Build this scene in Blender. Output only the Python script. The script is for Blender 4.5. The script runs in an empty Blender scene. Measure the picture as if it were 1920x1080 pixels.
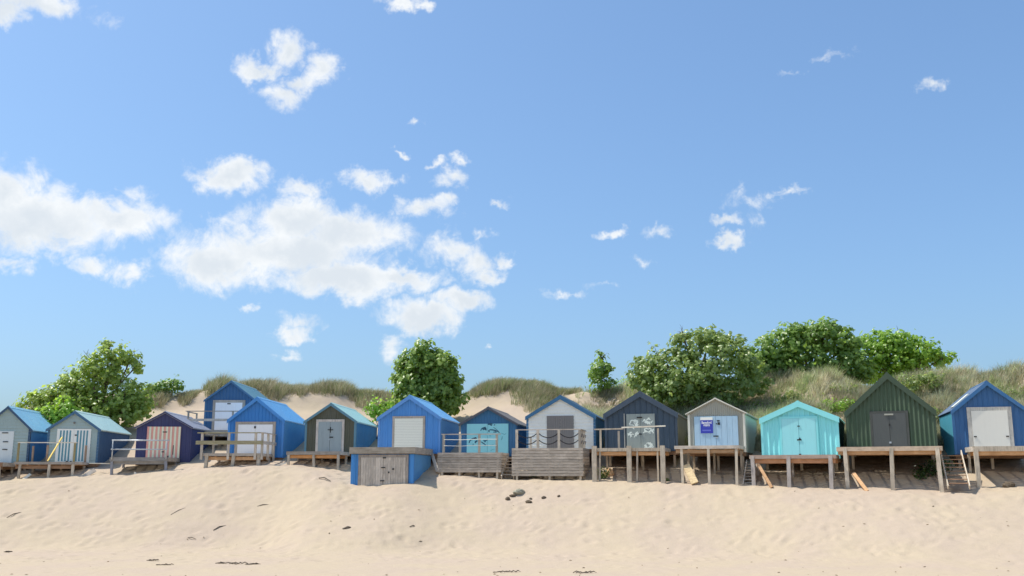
import bpy, math, random
import numpy as np
from mathutils import Vector, Matrix

random.seed(7)
rng = np.random.default_rng(11)
R = math.radians
SC = bpy.context.scene
COL = SC.collection

# ------------------------------------------------------------------ camera
F = 1850.0                      # focal length in photo pixels (1920 wide)
PITCH = math.atan(350.0 / F)
CAMZ = 3.2
cam_data = bpy.data.cameras.new('camera')
cam_data.sensor_width = 36.0
cam_data.lens = 36.0 * F / 1920.0
cam_data.clip_end = 3000
cam = bpy.data.objects.new('camera', cam_data)
COL.objects.link(cam)
cam.location = (0, 0, CAMZ)
cam.rotation_euler = (R(90) + PITCH, 0, 0)
SC.camera = cam
CP, SP = math.cos(PITCH), math.sin(PITCH)

def ray(px, py):
    u = (px - 960) / F; v = (540 - py) / F
    return u, CP - v * SP, SP + v * CP

def at(px, py, Y):
    """photo pixel -> world point on the plane y = Y"""
    dx, dy, dz = ray(px, py)
    t = Y / dy
    return Vector((dx * t, Y, CAMZ + dz * t))

def S(r, g, b):
    f = lambda c: (c / 255 / 12.92) if c <= 10.3 else ((c / 255 + .055) / 1.055) ** 2.4
    return (f(r), f(g), f(b), 1.0)

# ------------------------------------------------------------------ light
SUN_EL = 60.0
SUN_AZ = -82.0                  # degrees from +Y towards +X
sa, se = R(SUN_AZ), R(SUN_EL)
SUN = Vector((math.sin(sa) * math.cos(se), math.cos(sa) * math.cos(se), math.sin(se)))
sd = bpy.data.lights.new('sun', 'SUN')
sd.energy = 2.3
sd.angle = R(0.55)
sd.color = (1.0, 0.95, 0.87)
so = bpy.data.objects.new('sun', sd)
COL.objects.link(so)
so.rotation_euler = (-SUN).to_track_quat('-Z', 'Y').to_euler()
so.location = (-30, 0, 60)

EXPOSURE = 1.15
SKY_STRENGTH = 0.11
SKY_GAMMA = 0.78
SKY_TINT = (.64, .865, 1.09)
SC.view_settings.view_transform = 'Standard'
SC.view_settings.look = 'None'
SC.view_settings.gamma = 1.0
SC.view_settings.use_curve_mapping = False
SC.view_settings.exposure = EXPOSURE

def build_world():
    w = bpy.data.worlds.new('World')
    SC.world = w
    w.use_nodes = True
    nt = w.node_tree
    N, L = nt.nodes, nt.links
    N.clear()
    out = N.new('ShaderNodeOutputWorld')
    bg = N.new('ShaderNodeBackground')
    bg.inputs['Strength'].default_value = SKY_STRENGTH
    L.new(bg.outputs[0], out.inputs[0])
    sky = N.new('ShaderNodeTexSky')
    sky.sky_type = 'NISHITA'
    sky.sun_disc = False
    sky.sun_elevation = R(SUN_EL)
    sky.sun_rotation = R(SUN_AZ)
    sky.altitude = 0
    sky.air_density = 1.0
    sky.dust_density = 2.4
    sky.ozone_density = 1.6

    def math_(op, a, b=None, c=None, clamp=False):
        n = N.new('ShaderNodeMath'); n.operation = op; n.use_clamp = clamp
        for i, x in enumerate((a, b, c)):
            if x is None: continue
            if isinstance(x, (int, float)): n.inputs[i].default_value = x
            else: L.new(x, n.inputs[i])
        return n.outputs[0]

    tc = N.new('ShaderNodeTexCoord')
    nrm = N.new('ShaderNodeVectorMath'); nrm.operation = 'NORMALIZE'
    L.new(tc.outputs['Generated'], nrm.inputs[0])
    D = nrm.outputs[0]
    sep = N.new('ShaderNodeSeparateXYZ'); L.new(D, sep.inputs[0])
    az = math_('ARCTAN2', sep.outputs[0], sep.outputs[1])
    el = math_('ARCSINE', sep.outputs[2])
    comb = N.new('ShaderNodeCombineXYZ'); L.new(az, comb.inputs[0]); L.new(el, comb.inputs[1])

    def noise(vec, scale, detail, rough, dist=0.0, col=False):
        n = N.new('ShaderNodeTexNoise'); n.noise_dimensions = '3D'
        n.inputs['Scale'].default_value = scale
        n.inputs['Detail'].default_value = detail
        n.inputs['Roughness'].default_value = rough
        n.inputs['Distortion'].default_value = dist
        L.new(vec, n.inputs['Vector'])
        return n.outputs['Color' if col else 'Fac']

    # domain warp so that no outline stays an ellipse
    wn = noise(D, 26, 4, 0.6, col=True)
    sub = N.new('ShaderNodeVectorMath'); sub.operation = 'SUBTRACT'
    L.new(wn, sub.inputs[0]); sub.inputs[1].default_value = (.5, .5, .5)
    mul = N.new('ShaderNodeVectorMath'); mul.operation = 'MULTIPLY'
    L.new(sub.outputs[0], mul.inputs[0]); mul.inputs[1].default_value = (.05, .035, 0)
    add = N.new('ShaderNodeVectorMath'); add.operation = 'ADD'
    L.new(comb.outputs[0], add.inputs[0]); L.new(mul.outputs[0], add.inputs[1])
    wn2 = noise(D, 85, 3, 0.6, col=True)
    sub2 = N.new('ShaderNodeVectorMath'); sub2.operation = 'SUBTRACT'
    L.new(wn2, sub2.inputs[0]); sub2.inputs[1].default_value = (.5, .5, .5)
    mul2 = N.new('ShaderNodeVectorMath'); mul2.operation = 'MULTIPLY'
    L.new(sub2.outputs[0], mul2.inputs[0]); mul2.inputs[1].default_value = (.022, .018, 0)
    add2 = N.new('ShaderNodeVectorMath'); add2.operation = 'ADD'
    L.new(add.outputs[0], add2.inputs[0]); L.new(mul2.outputs[0], add2.inputs[1])
    V = add2.outputs[0]

    clouds = [  # centre px, radii px, weight
        (540, 92, 48, 42, 1), (490, 128, 58, 30, 1), (603, 132, 52, 34, .95), (535, 182, 62, 26, .75), (560, 158, 50, 30, .85),
        (15, 365, 62, 78, 1.15), (75, 412, 165, 62, 1.2), (215, 405, 120, 46, 1.1), (60, 440, 130, 42, 1.0),
        (428, 328, 88, 36, 1.05), (565, 355, 58, 28, .8),
        (560, 412, 125, 56, 1.2), (530, 472, 220, 62, 1.25), (410, 495, 125, 58, 1.2), (655, 440, 145, 54, 1.15),
        (640, 522, 205, 44, 1.2), (750, 522, 95, 32, 1.1),
        (845, 465, 84, 38, .95), (885, 492, 55, 42, .9), (910, 515, 58, 22, .9), (942, 483, 26, 24, .8),
        (690, 336, 62, 26, .95), (742, 336, 45, 16, .6), (790, 390, 75, 27, .88), (832, 378, 34, 18, .8),
        (850, 336, 46, 22, .72), (864, 302, 30, 14, .66), (812, 310, 24, 12, .7),
        (800, 592, 92, 38, 1.05), (872, 562, 85, 28, 1.05), (742, 646, 32, 26, .6),
        (560, 606, 56, 26, .65), (540, 626, 50, 18, .85), (460, 580, 22, 16, .62), (545, 662, 26, 12, .55),
        (170, 500, 48, 24, .72), (252, 512, 44, 26, .72), (30, 497, 36, 14, .5),
        (1405, 375, 66, 22, .62), (1424, 405, 28, 28, .55), (1365, 446, 34, 18, .85), (1362, 412, 36, 14, .7), (1482, 360, 42, 12, .62),
        (1150, 438, 42, 15, .9), (1245, 434, 36, 16, .58), (1200, 488, 36, 12, .4), (1060, 546, 38, 10, .4), (1130, 531, 44, 10, .4),
        (1745, 160, 32, 24, .8), (1482, 138, 34, 9, .42), (1555, 102, 34, 7, .3),
        (70, 8, 125, 30, .95), (20, 18, 60, 26, .9), (760, 3, 58, 16, .8), (796, 12, 24, 16, .8),
        (936, 371, 28, 13, .68), (780, 231, 22, 13, .62), (753, 284, 18, 10, .75), (908, 645, 14, 10, .6), (905, 442, 30, 14, .5),
    ]
    acc = None
    for (px, py, rx, ry, wgt) in clouds:
        d = Vector(ray(px, py)).normalized()
        a_, e_ = math.atan2(d.x, d.y), math.asin(d.z)
        mp = N.new('ShaderNodeMapping'); mp.vector_type = 'POINT'
        sx, sy = F / (rx * 1.12), F / (ry * 1.12)
        mp.inputs['Scale'].default_value = (sx, sy, 0)
        mp.inputs['Location'].default_value = (-a_ * sx, -e_ * sy, 0)
        L.new(V, mp.inputs['Vector'])
        ln = N.new('ShaderNodeVectorMath'); ln.operation = 'LENGTH'
        L.new(mp.outputs[0], ln.inputs[0])
        m = math_('MULTIPLY_ADD', ln.outputs['Value'], -wgt, wgt)
        acc = m if acc is None else math_('MAXIMUM', acc, m)
    # the rest of the sky: the same fair-weather clouds, scattered
    g = noise(D, 3.4, 6, .55)
    g = math_('MULTIPLY_ADD', g, 6.0, -3.15)
    fx = math_('DIVIDE', math_('ABSOLUTE', az), 0.56)
    fy = math_('DIVIDE', math_('ABSOLUTE', math_('SUBTRACT', el, 0.2)), 0.34)
    outside = math_('MULTIPLY_ADD', math_('MAXIMUM', fx, fy), 6.0, -6.0, clamp=True)
    above = math_('MULTIPLY', el, 12.0, clamp=True)
    win = math_('MULTIPLY', outside, above)
    g = math_('ADD', math_('MULTIPLY', g, win), math_('SUBTRACT', win, 1.0))
    acc = math_('MAXIMUM', acc, math_('MINIMUM', g, 0.9))
    acc = math_('MAXIMUM', acc, -.6)
    f1 = noise(D, 30, 10, .64, .5)
    f2 = noise(D, 11, 5, .55)
    val = math_('MULTIPLY_ADD', math_('SUBTRACT', f1, .5), 1.6, acc)
    dens = N.new('ShaderNodeMapRange'); dens.interpolation_type = 'SMOOTHSTEP'
    L.new(val, dens.inputs['Value'])
    dens.inputs['From Min'].default_value = .08
    dens.inputs['From Max'].default_value = .80
    # soft grey modelling inside the thick parts
    sh = N.new('ShaderNodeMapRange')
    L.new(math_('MULTIPLY_ADD', math_('SUBTRACT', f2, .5), 1.9, acc), sh.inputs['Value'])
    sh.inputs['From Min'].default_value = .30; sh.inputs['From Max'].default_value = 1.15; sh.interpolation_type = 'SMOOTHSTEP'
    B = 1.02 / SKY_STRENGTH / 2 ** EXPOSURE      # sunlit cloud tops outshine the sand
    cc = N.new('ShaderNodeMix'); cc.data_type = 'RGBA'
    cc.inputs[6].default_value = (B * .96, B * .985, B, 1)
    cc.inputs[7].default_value = (B * .74, B * .80, B * .86, 1)
    L.new(sh.outputs[0], cc.inputs[0])
    # even tone correction over the whole dome
    gm = N.new('ShaderNodeGamma'); gm.inputs['Gamma'].default_value = SKY_GAMMA
    L.new(sky.outputs[0], gm.inputs['Color'])
    hs = N.new('ShaderNodeMix'); hs.data_type = 'RGBA'; hs.blend_type = 'MULTIPLY'; hs.clamp_result = False
    hs.inputs[0].default_value = 1.0
    L.new(gm.outputs[0], hs.inputs[6]); hs.inputs[7].default_value = SKY_TINT + (1,)
    mx = N.new('ShaderNodeMix'); mx.data_type = 'RGBA'
    L.new(math_('MULTIPLY', dens.outputs[0], .97), mx.inputs[0])
    L.new(hs.outputs[2], mx.inputs[6]); L.new(cc.outputs[2], mx.inputs[7])
    L.new(mx.outputs[2], bg.inputs['Color'])
build_world()
SC.world.cycles.sampling_method = 'NONE'
SC.cycles.max_bounces = 6
SC.cycles.diffuse_bounces = 4
SC.cycles.glossy_bounces = 2
SC.cycles.transmission_bounces = 4

# ------------------------------------------------------------------ materials
MATS = {}
def new_mat(name):
    m = bpy.data.materials.new(name); m.use_nodes = True
    nt = m.node_tree
    return m, nt, nt.nodes, nt.links, nt.nodes['Principled BSDF']

def nnode(N, L, vec, scale, detail=4, rough=.55):
    n = N.new('ShaderNodeTexNoise')
    n.inputs['Scale'].default_value = scale; n.inputs['Detail'].default_value = detail
    n.inputs['Roughness'].default_value = rough
    if vec is not None: L.new(vec, n.inputs['Vector'])
    return n

def mixc(N, L, fac, a, b, blend='MIX'):
    n = N.new('ShaderNodeMix'); n.data_type = 'RGBA'; n.blend_type = blend
    for idx, x in ((0, fac), (6, a), (7, b)):
        if isinstance(x, (tuple, list)): n.inputs[idx].default_value = x
        elif isinstance(x, (int, float)): n.inputs[idx].default_value = x
        else: L.new(x, n.inputs[idx])
    return n.outputs[2]

def mrange(N, L, v, a, b, c=0., d=1.):
    n = N.new('ShaderNodeMapRange')
    L.new(v, n.inputs[0])
    for i, x in enumerate((a, b, c, d)): n.inputs[i + 1].default_value = x
    return n.outputs[0]

def objvec(N, L, stretch=(1, 1, 1)):
    tc = N.new('ShaderNodeTexCoord')
    oi = N.new('ShaderNodeObjectInfo')
    sc = N.new('ShaderNodeVectorMath'); sc.operation = 'SCALE'
    sc.inputs[0].default_value = (37.0, 19.0, 53.0)
    L.new(oi.outputs['Random'], sc.inputs['Scale'])
    ad = N.new('ShaderNodeVectorMath'); ad.operation = 'ADD'
    L.new(tc.outputs['Object'], ad.inputs[0]); L.new(sc.outputs[0], ad.inputs[1])
    mp = N.new('ShaderNodeMapping'); mp.inputs['Scale'].default_value = stretch
    L.new(ad.outputs[0], mp.inputs[0])
    return mp.outputs[0], oi.outputs['Random']

def lift(c, k=(1.36, 1.28, 1.06)):
    """photo tones were read in open shade: turn them into surface colours"""
    return tuple(min(.90, x * f) for x, f in zip(c[:3], k)) + (1,)

def paint(rgb, rough=.55, wear=.35, name=None):
    """weathered paint: faded patches, vertical rain streaks, sand-blasted specks"""
    key = ('paint', rgb, rough, wear)
    if key in MATS: return MATS[key]
    m, nt, N, L, P = new_mat(name or 'paint_%d_%d_%d' % rgb)
    wear = min(.7, wear * 1.9)
    c = lift(S(*rgb))
    v, rnd = objvec(N, L)
    n1 = nnode(N, L, v, 1.3, 5, .6)
    vs, _ = objvec(N, L, (9, 9, .7))
    n2 = nnode(N, L, vs, 1.6, 5, .65)
    fade = tuple(min(1, x * .8 + .2 * (.25 + .5 * sum(c[:3]) / 3)) for x in c[:3]) + (1,)
    dark = tuple(x * .66 for x in c[:3]) + (1,)
    f1 = mrange(N, L, n1.outputs[0], .42, .72, 0, wear)
    col = mixc(N, L, f1, c, fade)
    f2 = mrange(N, L, n2.outputs[0], .52, .75, 0, wear)
    col = mixc(N, L, f2, col, dark)
    n3 = nnode(N, L, v, 38, 2, .5)
    f3 = mrange(N, L, n3.outputs[0], .68, .74, 0, wear * .7)
    col = mixc(N, L, f3, col, (.22, .19, .16, 1))
    L.new(col, P.inputs['Base Color'])
    L.new(mrange(N, L, n1.outputs[0], .3, .7, rough, rough + .25), P.inputs['Roughness'])
    bp = N.new('ShaderNodeBump'); bp.inputs['Strength'].default_value = .12; bp.inputs['Distance'].default_value = .02
    L.new(n1.outputs[0], bp.inputs['Height']); L.new(bp.outputs[0], P.inputs['Normal'])
    MATS[key] = m
    return m

def wood(rgb, dark=None, axis='x', rough=.8, name=None, var=.3):
    key = ('wood', rgb, dark, axis, var)
    if key in MATS: return MATS[key]
    m, nt, N, L, P = new_mat(name or 'timber_%d_%d_%d' % rgb)
    c = lift(S(*rgb), (1.25, 1.2, 1.12))
    d = lift(S(*dark), (1.15, 1.12, 1.05)) if dark else tuple(x * .5 for x in c[:3]) + (1,)
    st = {'x': (.9, 14, 14), 'y': (14, .9, 14), 'z': (14, 14, .9)}[axis]
    v, rnd = objvec(N, L, st)
    g = nnode(N, L, v, 2.2, 6, .65)
    v2, _ = objvec(N, L)
    b = nnode(N, L, v2, 2.4, 4, .6)
    col = mixc(N, L, mrange(N, L, g.outputs[0], .38, .68, 0, .8), c, d)
    pale = tuple(min(1, x * 1.25 + .02) for x in c[:3]) + (1,)
    col = mixc(N, L, mrange(N, L, b.outputs[0], .45, .7, 0, .55), col, pale)
    hs = N.new('ShaderNodeHueSaturation')
    L.new(col, hs.inputs['Color'])
    L.new(mrange(N, L, rnd, 0, 1, 1 - var, 1 + var), hs.inputs['Value'])
    L.new(hs.outputs[0], P.inputs['Base Color'])
    P.inputs['Roughness'].default_value = rough
    bp = N.new('ShaderNodeBump'); bp.inputs['Strength'].default_value = .35; bp.inputs['Distance'].default_value = .01
    L.new(g.outputs[0], bp.inputs['Height']); L.new(bp.outputs[0], P.inputs['Normal'])
    MATS[key] = m
    return m

def metal(rgb, rough=.4, name='galvanised'):
    key = ('metal', rgb, rough)
    if key in MATS: return MATS[key]
    m, nt, N, L, P = new_mat(name)
    v, rnd = objvec(N, L)
    n = nnode(N, L, v, 5, 4)
    c = S(*rgb)
    L.new(mixc(N, L, mrange(N, L, n.outputs[0], .45, .7), c, tuple(x * .65 for x in c[:3]) + (1,)), P.inputs['Base Color'])
    P.inputs['Metallic'].default_value = .35
    P.inputs['Roughness'].default_value = rough
    MATS[key] = m
    return m

def sand_mat():
    m, nt, N, L, P = new_mat('dry_sand')
    tc = N.new('ShaderNodeTexCoord'); v = tc.outputs['Object']
    n1 = nnode(N, L, v, .35, 5, .6)
    n2 = nnode(N, L, v, 3.0, 5, .65)
    n3 = nnode(N, L, v, 60, 3, .6)
    a = (.462, .372, .262, 1); b = (.448, .355, .268, 1); c = (.405, .32, .235, 1)
    col = mixc(N, L, mrange(N, L, n1.outputs[0], .4, .62), a, b)
    col = mixc(N, L, mrange(N, L, n2.outputs[0], .5, .75, 0, .55), col, c)
    col = mixc(N, L, mrange(N, L, n3.outputs[0], .55, .78, 0, .35), col, (.30, .23, .17, 1))
    L.new(col, P.inputs['Base Color'])
    P.inputs['Roughness'].default_value = .95
    P.inputs['Specular IOR Level'].default_value = .15
    bp = N.new('ShaderNodeBump'); bp.inputs['Strength'].default_value = .6; bp.inputs['Distance'].default_value = .035
    n4 = nnode(N, L, v, 9, 5, .65)
    L.new(n4.outputs[0], bp.inputs['Height']); L.new(bp.outputs[0], P.inputs['Normal'])
    return m

def leaf_mat(name, lo, hi, trans=.55):
    m, nt, N, L, P = new_mat(name)
    g = N.new('ShaderNodeNewGeometry')
    ramp = N.new('ShaderNodeValToRGB')
    ramp.color_ramp.elements[0].color = lo + (1,)
    ramp.color_ramp.elements[1].color = hi + (1,)
    L.new(g.outputs['Random Per Island'], ramp.inputs[0])
    L.new(ramp.outputs[0], P.inputs['Base Color'])
    P.inputs['Roughness'].default_value = .33
    P.inputs['Specular IOR Level'].default_value = .5
    tr = N.new('ShaderNodeBsdfTranslucent')
    t = mixc(N, L, .6, ramp.outputs[0], (hi[0] * 1.5, hi[1] * 1.5, hi[2] * .7, 1))
    L.new(t, tr.inputs['Color'])
    ms = N.new('ShaderNodeMixShader'); ms.inputs[0].default_value = trans
    L.new(P.outputs[0], ms.inputs[1]); L.new(tr.outputs[0], ms.inputs[2])
    L.new(ms.outputs[0], N['Material Output'].inputs['Surface'])
    return m

def grass_mat():
    m, nt, N, L, P = new_mat('marram_blades')
    a = N.new('ShaderNodeAttribute'); a.attribute_name = 'tint'
    L.new(a.outputs['Color'], P.inputs['Base Color'])
    P.inputs['Roughness'].default_value = .6
    tr = N.new('ShaderNodeBsdfTranslucent'); L.new(a.outputs['Color'], tr.inputs['Color'])
    ms = N.new('ShaderNodeMixShader'); ms.inputs[0].default_value = .4
    L.new(P.outputs[0], ms.inputs[1]); L.new(tr.outputs[0], ms.inputs[2])
    L.new(ms.outputs[0], N['Material Output'].inputs['Surface'])
    return m

M_SAND = sand_mat()
M_GREYWOOD = wood((176, 168, 158), (122, 114, 105), 'x', name='weathered_timber_x')
M_GREYWOOD_Z = wood((178, 170, 158), (124, 116, 106), 'z', name='weathered_timber_z')
M_GREYWOOD_Y = wood((176, 168, 158), (122, 114, 105), 'y', name='weathered_timber_y')
M_TAN = wood((196, 158, 118), (150, 108, 72), 'x', name='new_timber_x', var=.18)
M_TAN_Y = wood((186, 150, 112), (140, 102, 70), 'y', name='new_timber_y', var=.18)
M_POST = wood((186, 176, 160), (130, 120, 106), 'z', name='post_timber', var=.15)
M_BROWN = wood((150, 118, 92), (100, 76, 56), 'x', name='brown_timber')
M_SLAT = wood((176, 167, 156), (118, 110, 100), 'x', name='slat_timber', var=.12)
M_YELLOW = wood((222, 196, 110), (190, 160, 80), 'x', name='yellow_timber', var=.05)
M_PALE = wood((222, 214, 200), (180, 168, 150), 'x', name='pale_timber', var=.08)
M_BLACK = paint((30, 30, 33), .4, .1, 'black_iron')
M_ROPE = paint((45, 45, 52), .9, .2, 'rope')
M_STEEL = metal((200, 204, 206))
M_WHITE = paint((238, 238, 240), .4, .12, 'white_door_paint')

# ------------------------------------------------------------------ mesh helpers
class MB:
    def __init__(s): s.v = []; s.f = []
    def add(s, verts, faces):
        o = len(s.v); s.v += [tuple(p) for p in verts]; s.f += [tuple(i + o for i in f) for f in faces]; return s
    def box(s, x0, x1, y0, y1, z0, z1):
        return s.add([(x0, y0, z0), (x1, y0, z0), (x1, y1, z0), (x0, y1, z0), (x0, y0, z1), (x1, y0, z1), (x1, y1, z1), (x0, y1, z1)],
                     [(0, 3, 2, 1), (4, 5, 6, 7), (0, 1, 5, 4), (1, 2, 6, 5), (2, 3, 7, 6), (3, 0, 4, 7)])
    def bar(s, p, q, w, t, up=(0, 0, 1)):
        p, q = Vector(p), Vector(q); d = (q - p).normalized()
        u = Vector(up); a = d.cross(u)
        if a.length < 1e-4: a = d.cross(Vector((0, 1, 0)))
        a.normalize(); b = a.cross(d).normalized()
        vs = []
        for c in (p, q):
            for i, j in ((-1, -1), (1, -1), (1, 1), (-1, 1)): vs.append(c + a * (w / 2 * i) + b * (t / 2 * j))
        return s.add(vs, [(3, 2, 1, 0), (4, 5, 6, 7), (0, 1, 5, 4), (1, 2, 6, 5), (2, 3, 7, 6), (3, 0, 4, 7)])
    def tube(s, pts, rad, n=6):
        pts = [Vector(p) for p in pts]; k = len(pts)
        if not isinstance(rad, (list, tuple)): rad = [rad] * k
        base = len(s.v); ref = Vector((.3, .2, .93))
        for i, p in enumerate(pts):
            d = (pts[min(i + 1, k - 1)] - pts[max(i - 1, 0)]).normalized()
            a = d.cross(ref)
            if a.length < 1e-3: a = d.cross(Vector((1, 0, 0)))
            a.normalize(); b = d.cross(a)
            for j in range(n):
                t = 2 * math.pi * j / n
                s.v.append(tuple(p + (a * math.cos(t) + b * math.sin(t)) * rad[i]))
        for i in range(k - 1):
            for j in range(n):
                j2 = (j + 1) % n
                s.f.append((base + i * n + j, base + i * n + j2, base + (i + 1) * n + j2, base + (i + 1) * n + j))
        s.f.append(tuple(base + j for j in range(n))[::-1])
        s.f.append(tuple(base + (k - 1) * n + j for j in range(n)))
        return s
    def prism(s, poly, y0, y1):
        """polygon in x,z extruded along y"""
        n = len(poly)
        vs = [(x, y0, z) for x, z in poly] + [(x, y1, z) for x, z in poly]
        fs = [tuple(range(n)), tuple(range(2 * n - 1, n - 1, -1))]
        fs += [(i, i + n, (i + 1) % n + n, (i + 1) % n) for i in range(n)]
        return s.add(vs, fs)
    def mesh(s, name):
        me = bpy.data.meshes.new(name); me.from_pydata(s.v, [], s.f); me.update(); return me
    def build(s, name, mat, parent=None, smooth=False):
        return link(name, s.mesh(name), mat, parent, smooth)

def link(name, me, mat, parent=None, smooth=False):
    o = bpy.data.objects.new(name, me)
    if mat is not None and not me.materials: me.materials.append(mat)
    if smooth: me.polygons.foreach_set('use_smooth', [True] * len(me.polygons))
    COL.objects.link(o)
    if parent is not None: o.parent = parent
    return o

def tag(o, label, cat=None, group=None, kind=None):
    o['label'] = label
    if cat: o['category'] = cat
    if group: o['group'] = group
    if kind: o['kind'] = kind
    return o

def thing(name, label, cat, loc=(0, 0, 0), rz=0., group=None):
    o = bpy.data.objects.new(name, None); COL.objects.link(o)
    o.empty_display_size = .3
    o.location = loc; o.rotation_euler = (0, 0, rz)
    return tag(o, label, cat, group)

def np_mesh(name, V, Fc):
    me = bpy.data.meshes.new(name)
    V = np.asarray(V, np.float32); Fc = np.asarray(Fc, np.int32); k = Fc.shape[1]
    me.vertices.add(len(V)); me.vertices.foreach_set('co', V.ravel())
    me.loops.add(Fc.size); me.loops.foreach_set('vertex_index', Fc.ravel())
    me.polygons.add(len(Fc))
    me.polygons.foreach_set('loop_start', np.arange(0, Fc.size, k, dtype=np.int32))
    me.polygons.foreach_set('loop_total', np.full(len(Fc), k, np.int32))
    me.update(calc_edges=True)
    return me

class Frame:
    """a vertical plane through pixel column pm at depth Y, turned by th degrees; s runs along it, d behind it"""
    def __init__(s, pm, pyref, Y, th):
        s.Y = Y; s.th = R(th); s.py = pyref
        s.b = Vector((math.cos(s.th), -math.sin(s.th), 0)); s.a = Vector((math.sin(s.th), math.cos(s.th), 0))
        s.C = at(pm, pyref, Y); s.C.z = 0
    def s_of(s, px, py=None, d=0.):
        py = s.py if py is None else py
        dx, dy, dz = ray(px, py); k = dx / dy
        c = s.C + s.a * d
        return (k * c.y - c.x) / (s.b.x - k * s.b.y)
    def z_of(s, px, py, d=0.):
        q = s.C + s.a * d + s.b * s.s_of(px, py, d)
        return at(px, py, q.y).z
    def pt(s, x, d=0., z=0.):
        p = s.C + s.b * x + s.a * d; return Vector((p.x, p.y, z))

# ------------------------------------------------------------------ terrain
# columns (photo x): hut line depth, crest pixel, ground at the hut fronts, dune ridge
HUT_TH = [-9, -6.4, -4.1, -1, 1.7, 3.2, 6.5, 9.4, 11.8, 14.9, 19.2, 21, 21.5, 16]
cpx = np.array([-700, -300, 0, 100, 200, 300, 400, 480, 560, 610, 650, 690, 720, 750, 785, 830, 880, 960, 1050, 1130, 1230, 1330, 1430, 1530, 1670, 1760, 1850, 1920, 2200, 2600], float)
cY = np.array([48, 51, 53, 53.5, 53.8, 54, 54, 54, 54, 54, 54, 53.9, 53.8, 53.6, 53.2, 53, 52.8, 52.4, 52, 51.5, 51, 50.2, 49.2, 48.2, 47, 46.5, 46.3, 46, 44, 40], float)
ccrest = np.array([925, 912, 905, 898, 893, 888, 880, 875, 871, 879, 893, 908, 912, 908, 898, 893, 893, 896, 898, 900, 902, 905, 910, 913, 918, 920, 918, 917, 915, 915], float)
coff = np.array([2.6] * 30); coff[10:14] = 4.9; coff[9] = 3.3; coff[14] = 4.0; coff[15] = 3.0
cwall = np.array([905, 895, 886, 882, 878, 873, 868, 864, 862, 866, 870, 870, 870, 870, 872, 878, 880, 882, 882, 878, 876, 878, 880, 882, 886, 890, 884, 884, 885, 885], float)
hX = np.array([at(p, 880, y).x for p, y in zip(cpx, cY)])
zc_k = np.array([at(p, c, y - o).z for p, c, y, o in zip(cpx, ccrest, cY, coff)])
zw_k = np.array([at(p, c, y).z for p, c, y in zip(cpx, cwall, cY)])
rpx = np.array([-600, -200, 0, 40, 100, 200, 300, 350, 420, 520, 600, 680, 740, 870, 940, 1000, 1040, 1065, 1090, 1150, 1250, 1400, 1550, 1700, 1800, 1920, 2300], float)  # ridge columns
rpy = np.array([800, 795, 790, 775, 755, 742, 740, 737, 728, 730, 734, 737, 738, 738, 727, 722, 730, 734, 728, 730, 730, 726, 722, 722, 718, 714, 714], float)
rY = np.interp(rpx, cpx, cY) + 14
rX = np.array([at(p, 740, y).x for p, y in zip(rpx, rY)])
zr_k = np.array([at(p, q, y).z for p, q, y in zip(rpx, rpy, rY)])

def vnoise(x, y, scale, seed):
    """smooth value noise, vectorised"""
    r = np.random.default_rng(seed); n = 256
    T = r.random((n, n)).astype(np.float32)
    X = x / scale; Y = y / scale
    xi = np.floor(X).astype(int); yi = np.floor(Y).astype(int)
    fx = X - xi; fy = Y - yi
    fx = fx * fx * (3 - 2 * fx); fy = fy * fy * (3 - 2 * fy)
    g = lambda i, j: T[i % n, j % n]
    return (g(xi, yi) * (1 - fx) * (1 - fy) + g(xi + 1, yi) * fx * (1 - fy) + g(xi, yi + 1) * (1 - fx) * fy + g(xi + 1, yi + 1) * fx * fy) - .5

def hbase(x, y):
    x = np.asarray(x, float); y = np.asarray(y, float)
    def sm(kx, kv):
        return sum(w * np.interp(x + o, kx, kv) for o, w in ((-1.3, .1), (-.65, .22), (0, .36), (.65, .22), (1.3, .1)))
    Yh = sm(hX, cY); off = sm(hX, coff); zc = sm(hX, zc_k); zw = sm(hX, zw_k); zr = np.interp(x, rX, zr_k)
    Yc = Yh - off
    zb = zw + .28 * (zr - zw)
    def prof(yy):
        ks_y = [Yc - 9.5, Yc - 7.5, Yc - .3, Yc + .35, Yh, Yh + 5.5, Yh + 12.5, Yh + 12.75, Yh + 13.8, Yh + 20, Yh + 90]
        ks_z = [0 * zc, .12 + 0 * zc, zc - .03, zc, zw, zb, zr - 1.15, zr - .3, zr, zr - .4, zr - 2]
        z = np.where(yy <= ks_y[0], 0, ks_z[-1])
        for i in range(len(ks_y) - 1):
            t = (yy - ks_y[i]) / (ks_y[i + 1] - ks_y[i])
            z = np.where((t >= 0) & (t < 1), ks_z[i] + (ks_z[i + 1] - ks_z[i]) * t, z)
        return z
    k = .35
    z = (prof(y - 2 * k) + 2 * prof(y - k) + 3 * prof(y) + 2 * prof(y + k) + prof(y + 2 * k)) / 9
    # broad unevenness of bank and dune
    on = np.clip((y - (Yc - 9)) / 3, 0, 1)
    z = z + on * (.14 * vnoise(x, y, 3.1, 1) + .22 * vnoise(x, y, 7.3, 2) * np.clip((y - Yh - 4) / 4, 0.25, 1.6))
    z = z + .05 * vnoise(x, y, 5.0, 3)
    hill = np.clip((x - 4.2) / 2.5, 0, 1) * np.clip((y - Yh - 4.5) / 3, 0, 1)
    z = z + hill * (1.0 * vnoise(x, y, 2.7, 8) + .5 * vnoise(x, y, 1.25, 9))
    crest = np.clip(1 - np.abs(y - Yh - 13.2) / 2.4, 0, 1)
    z = z + crest * .55 * vnoise(x, y * .4, 1.7, 10)
    return z

def gz(x, y): return float(hbase(np.array([x]), np.array([y]))[0])

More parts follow.
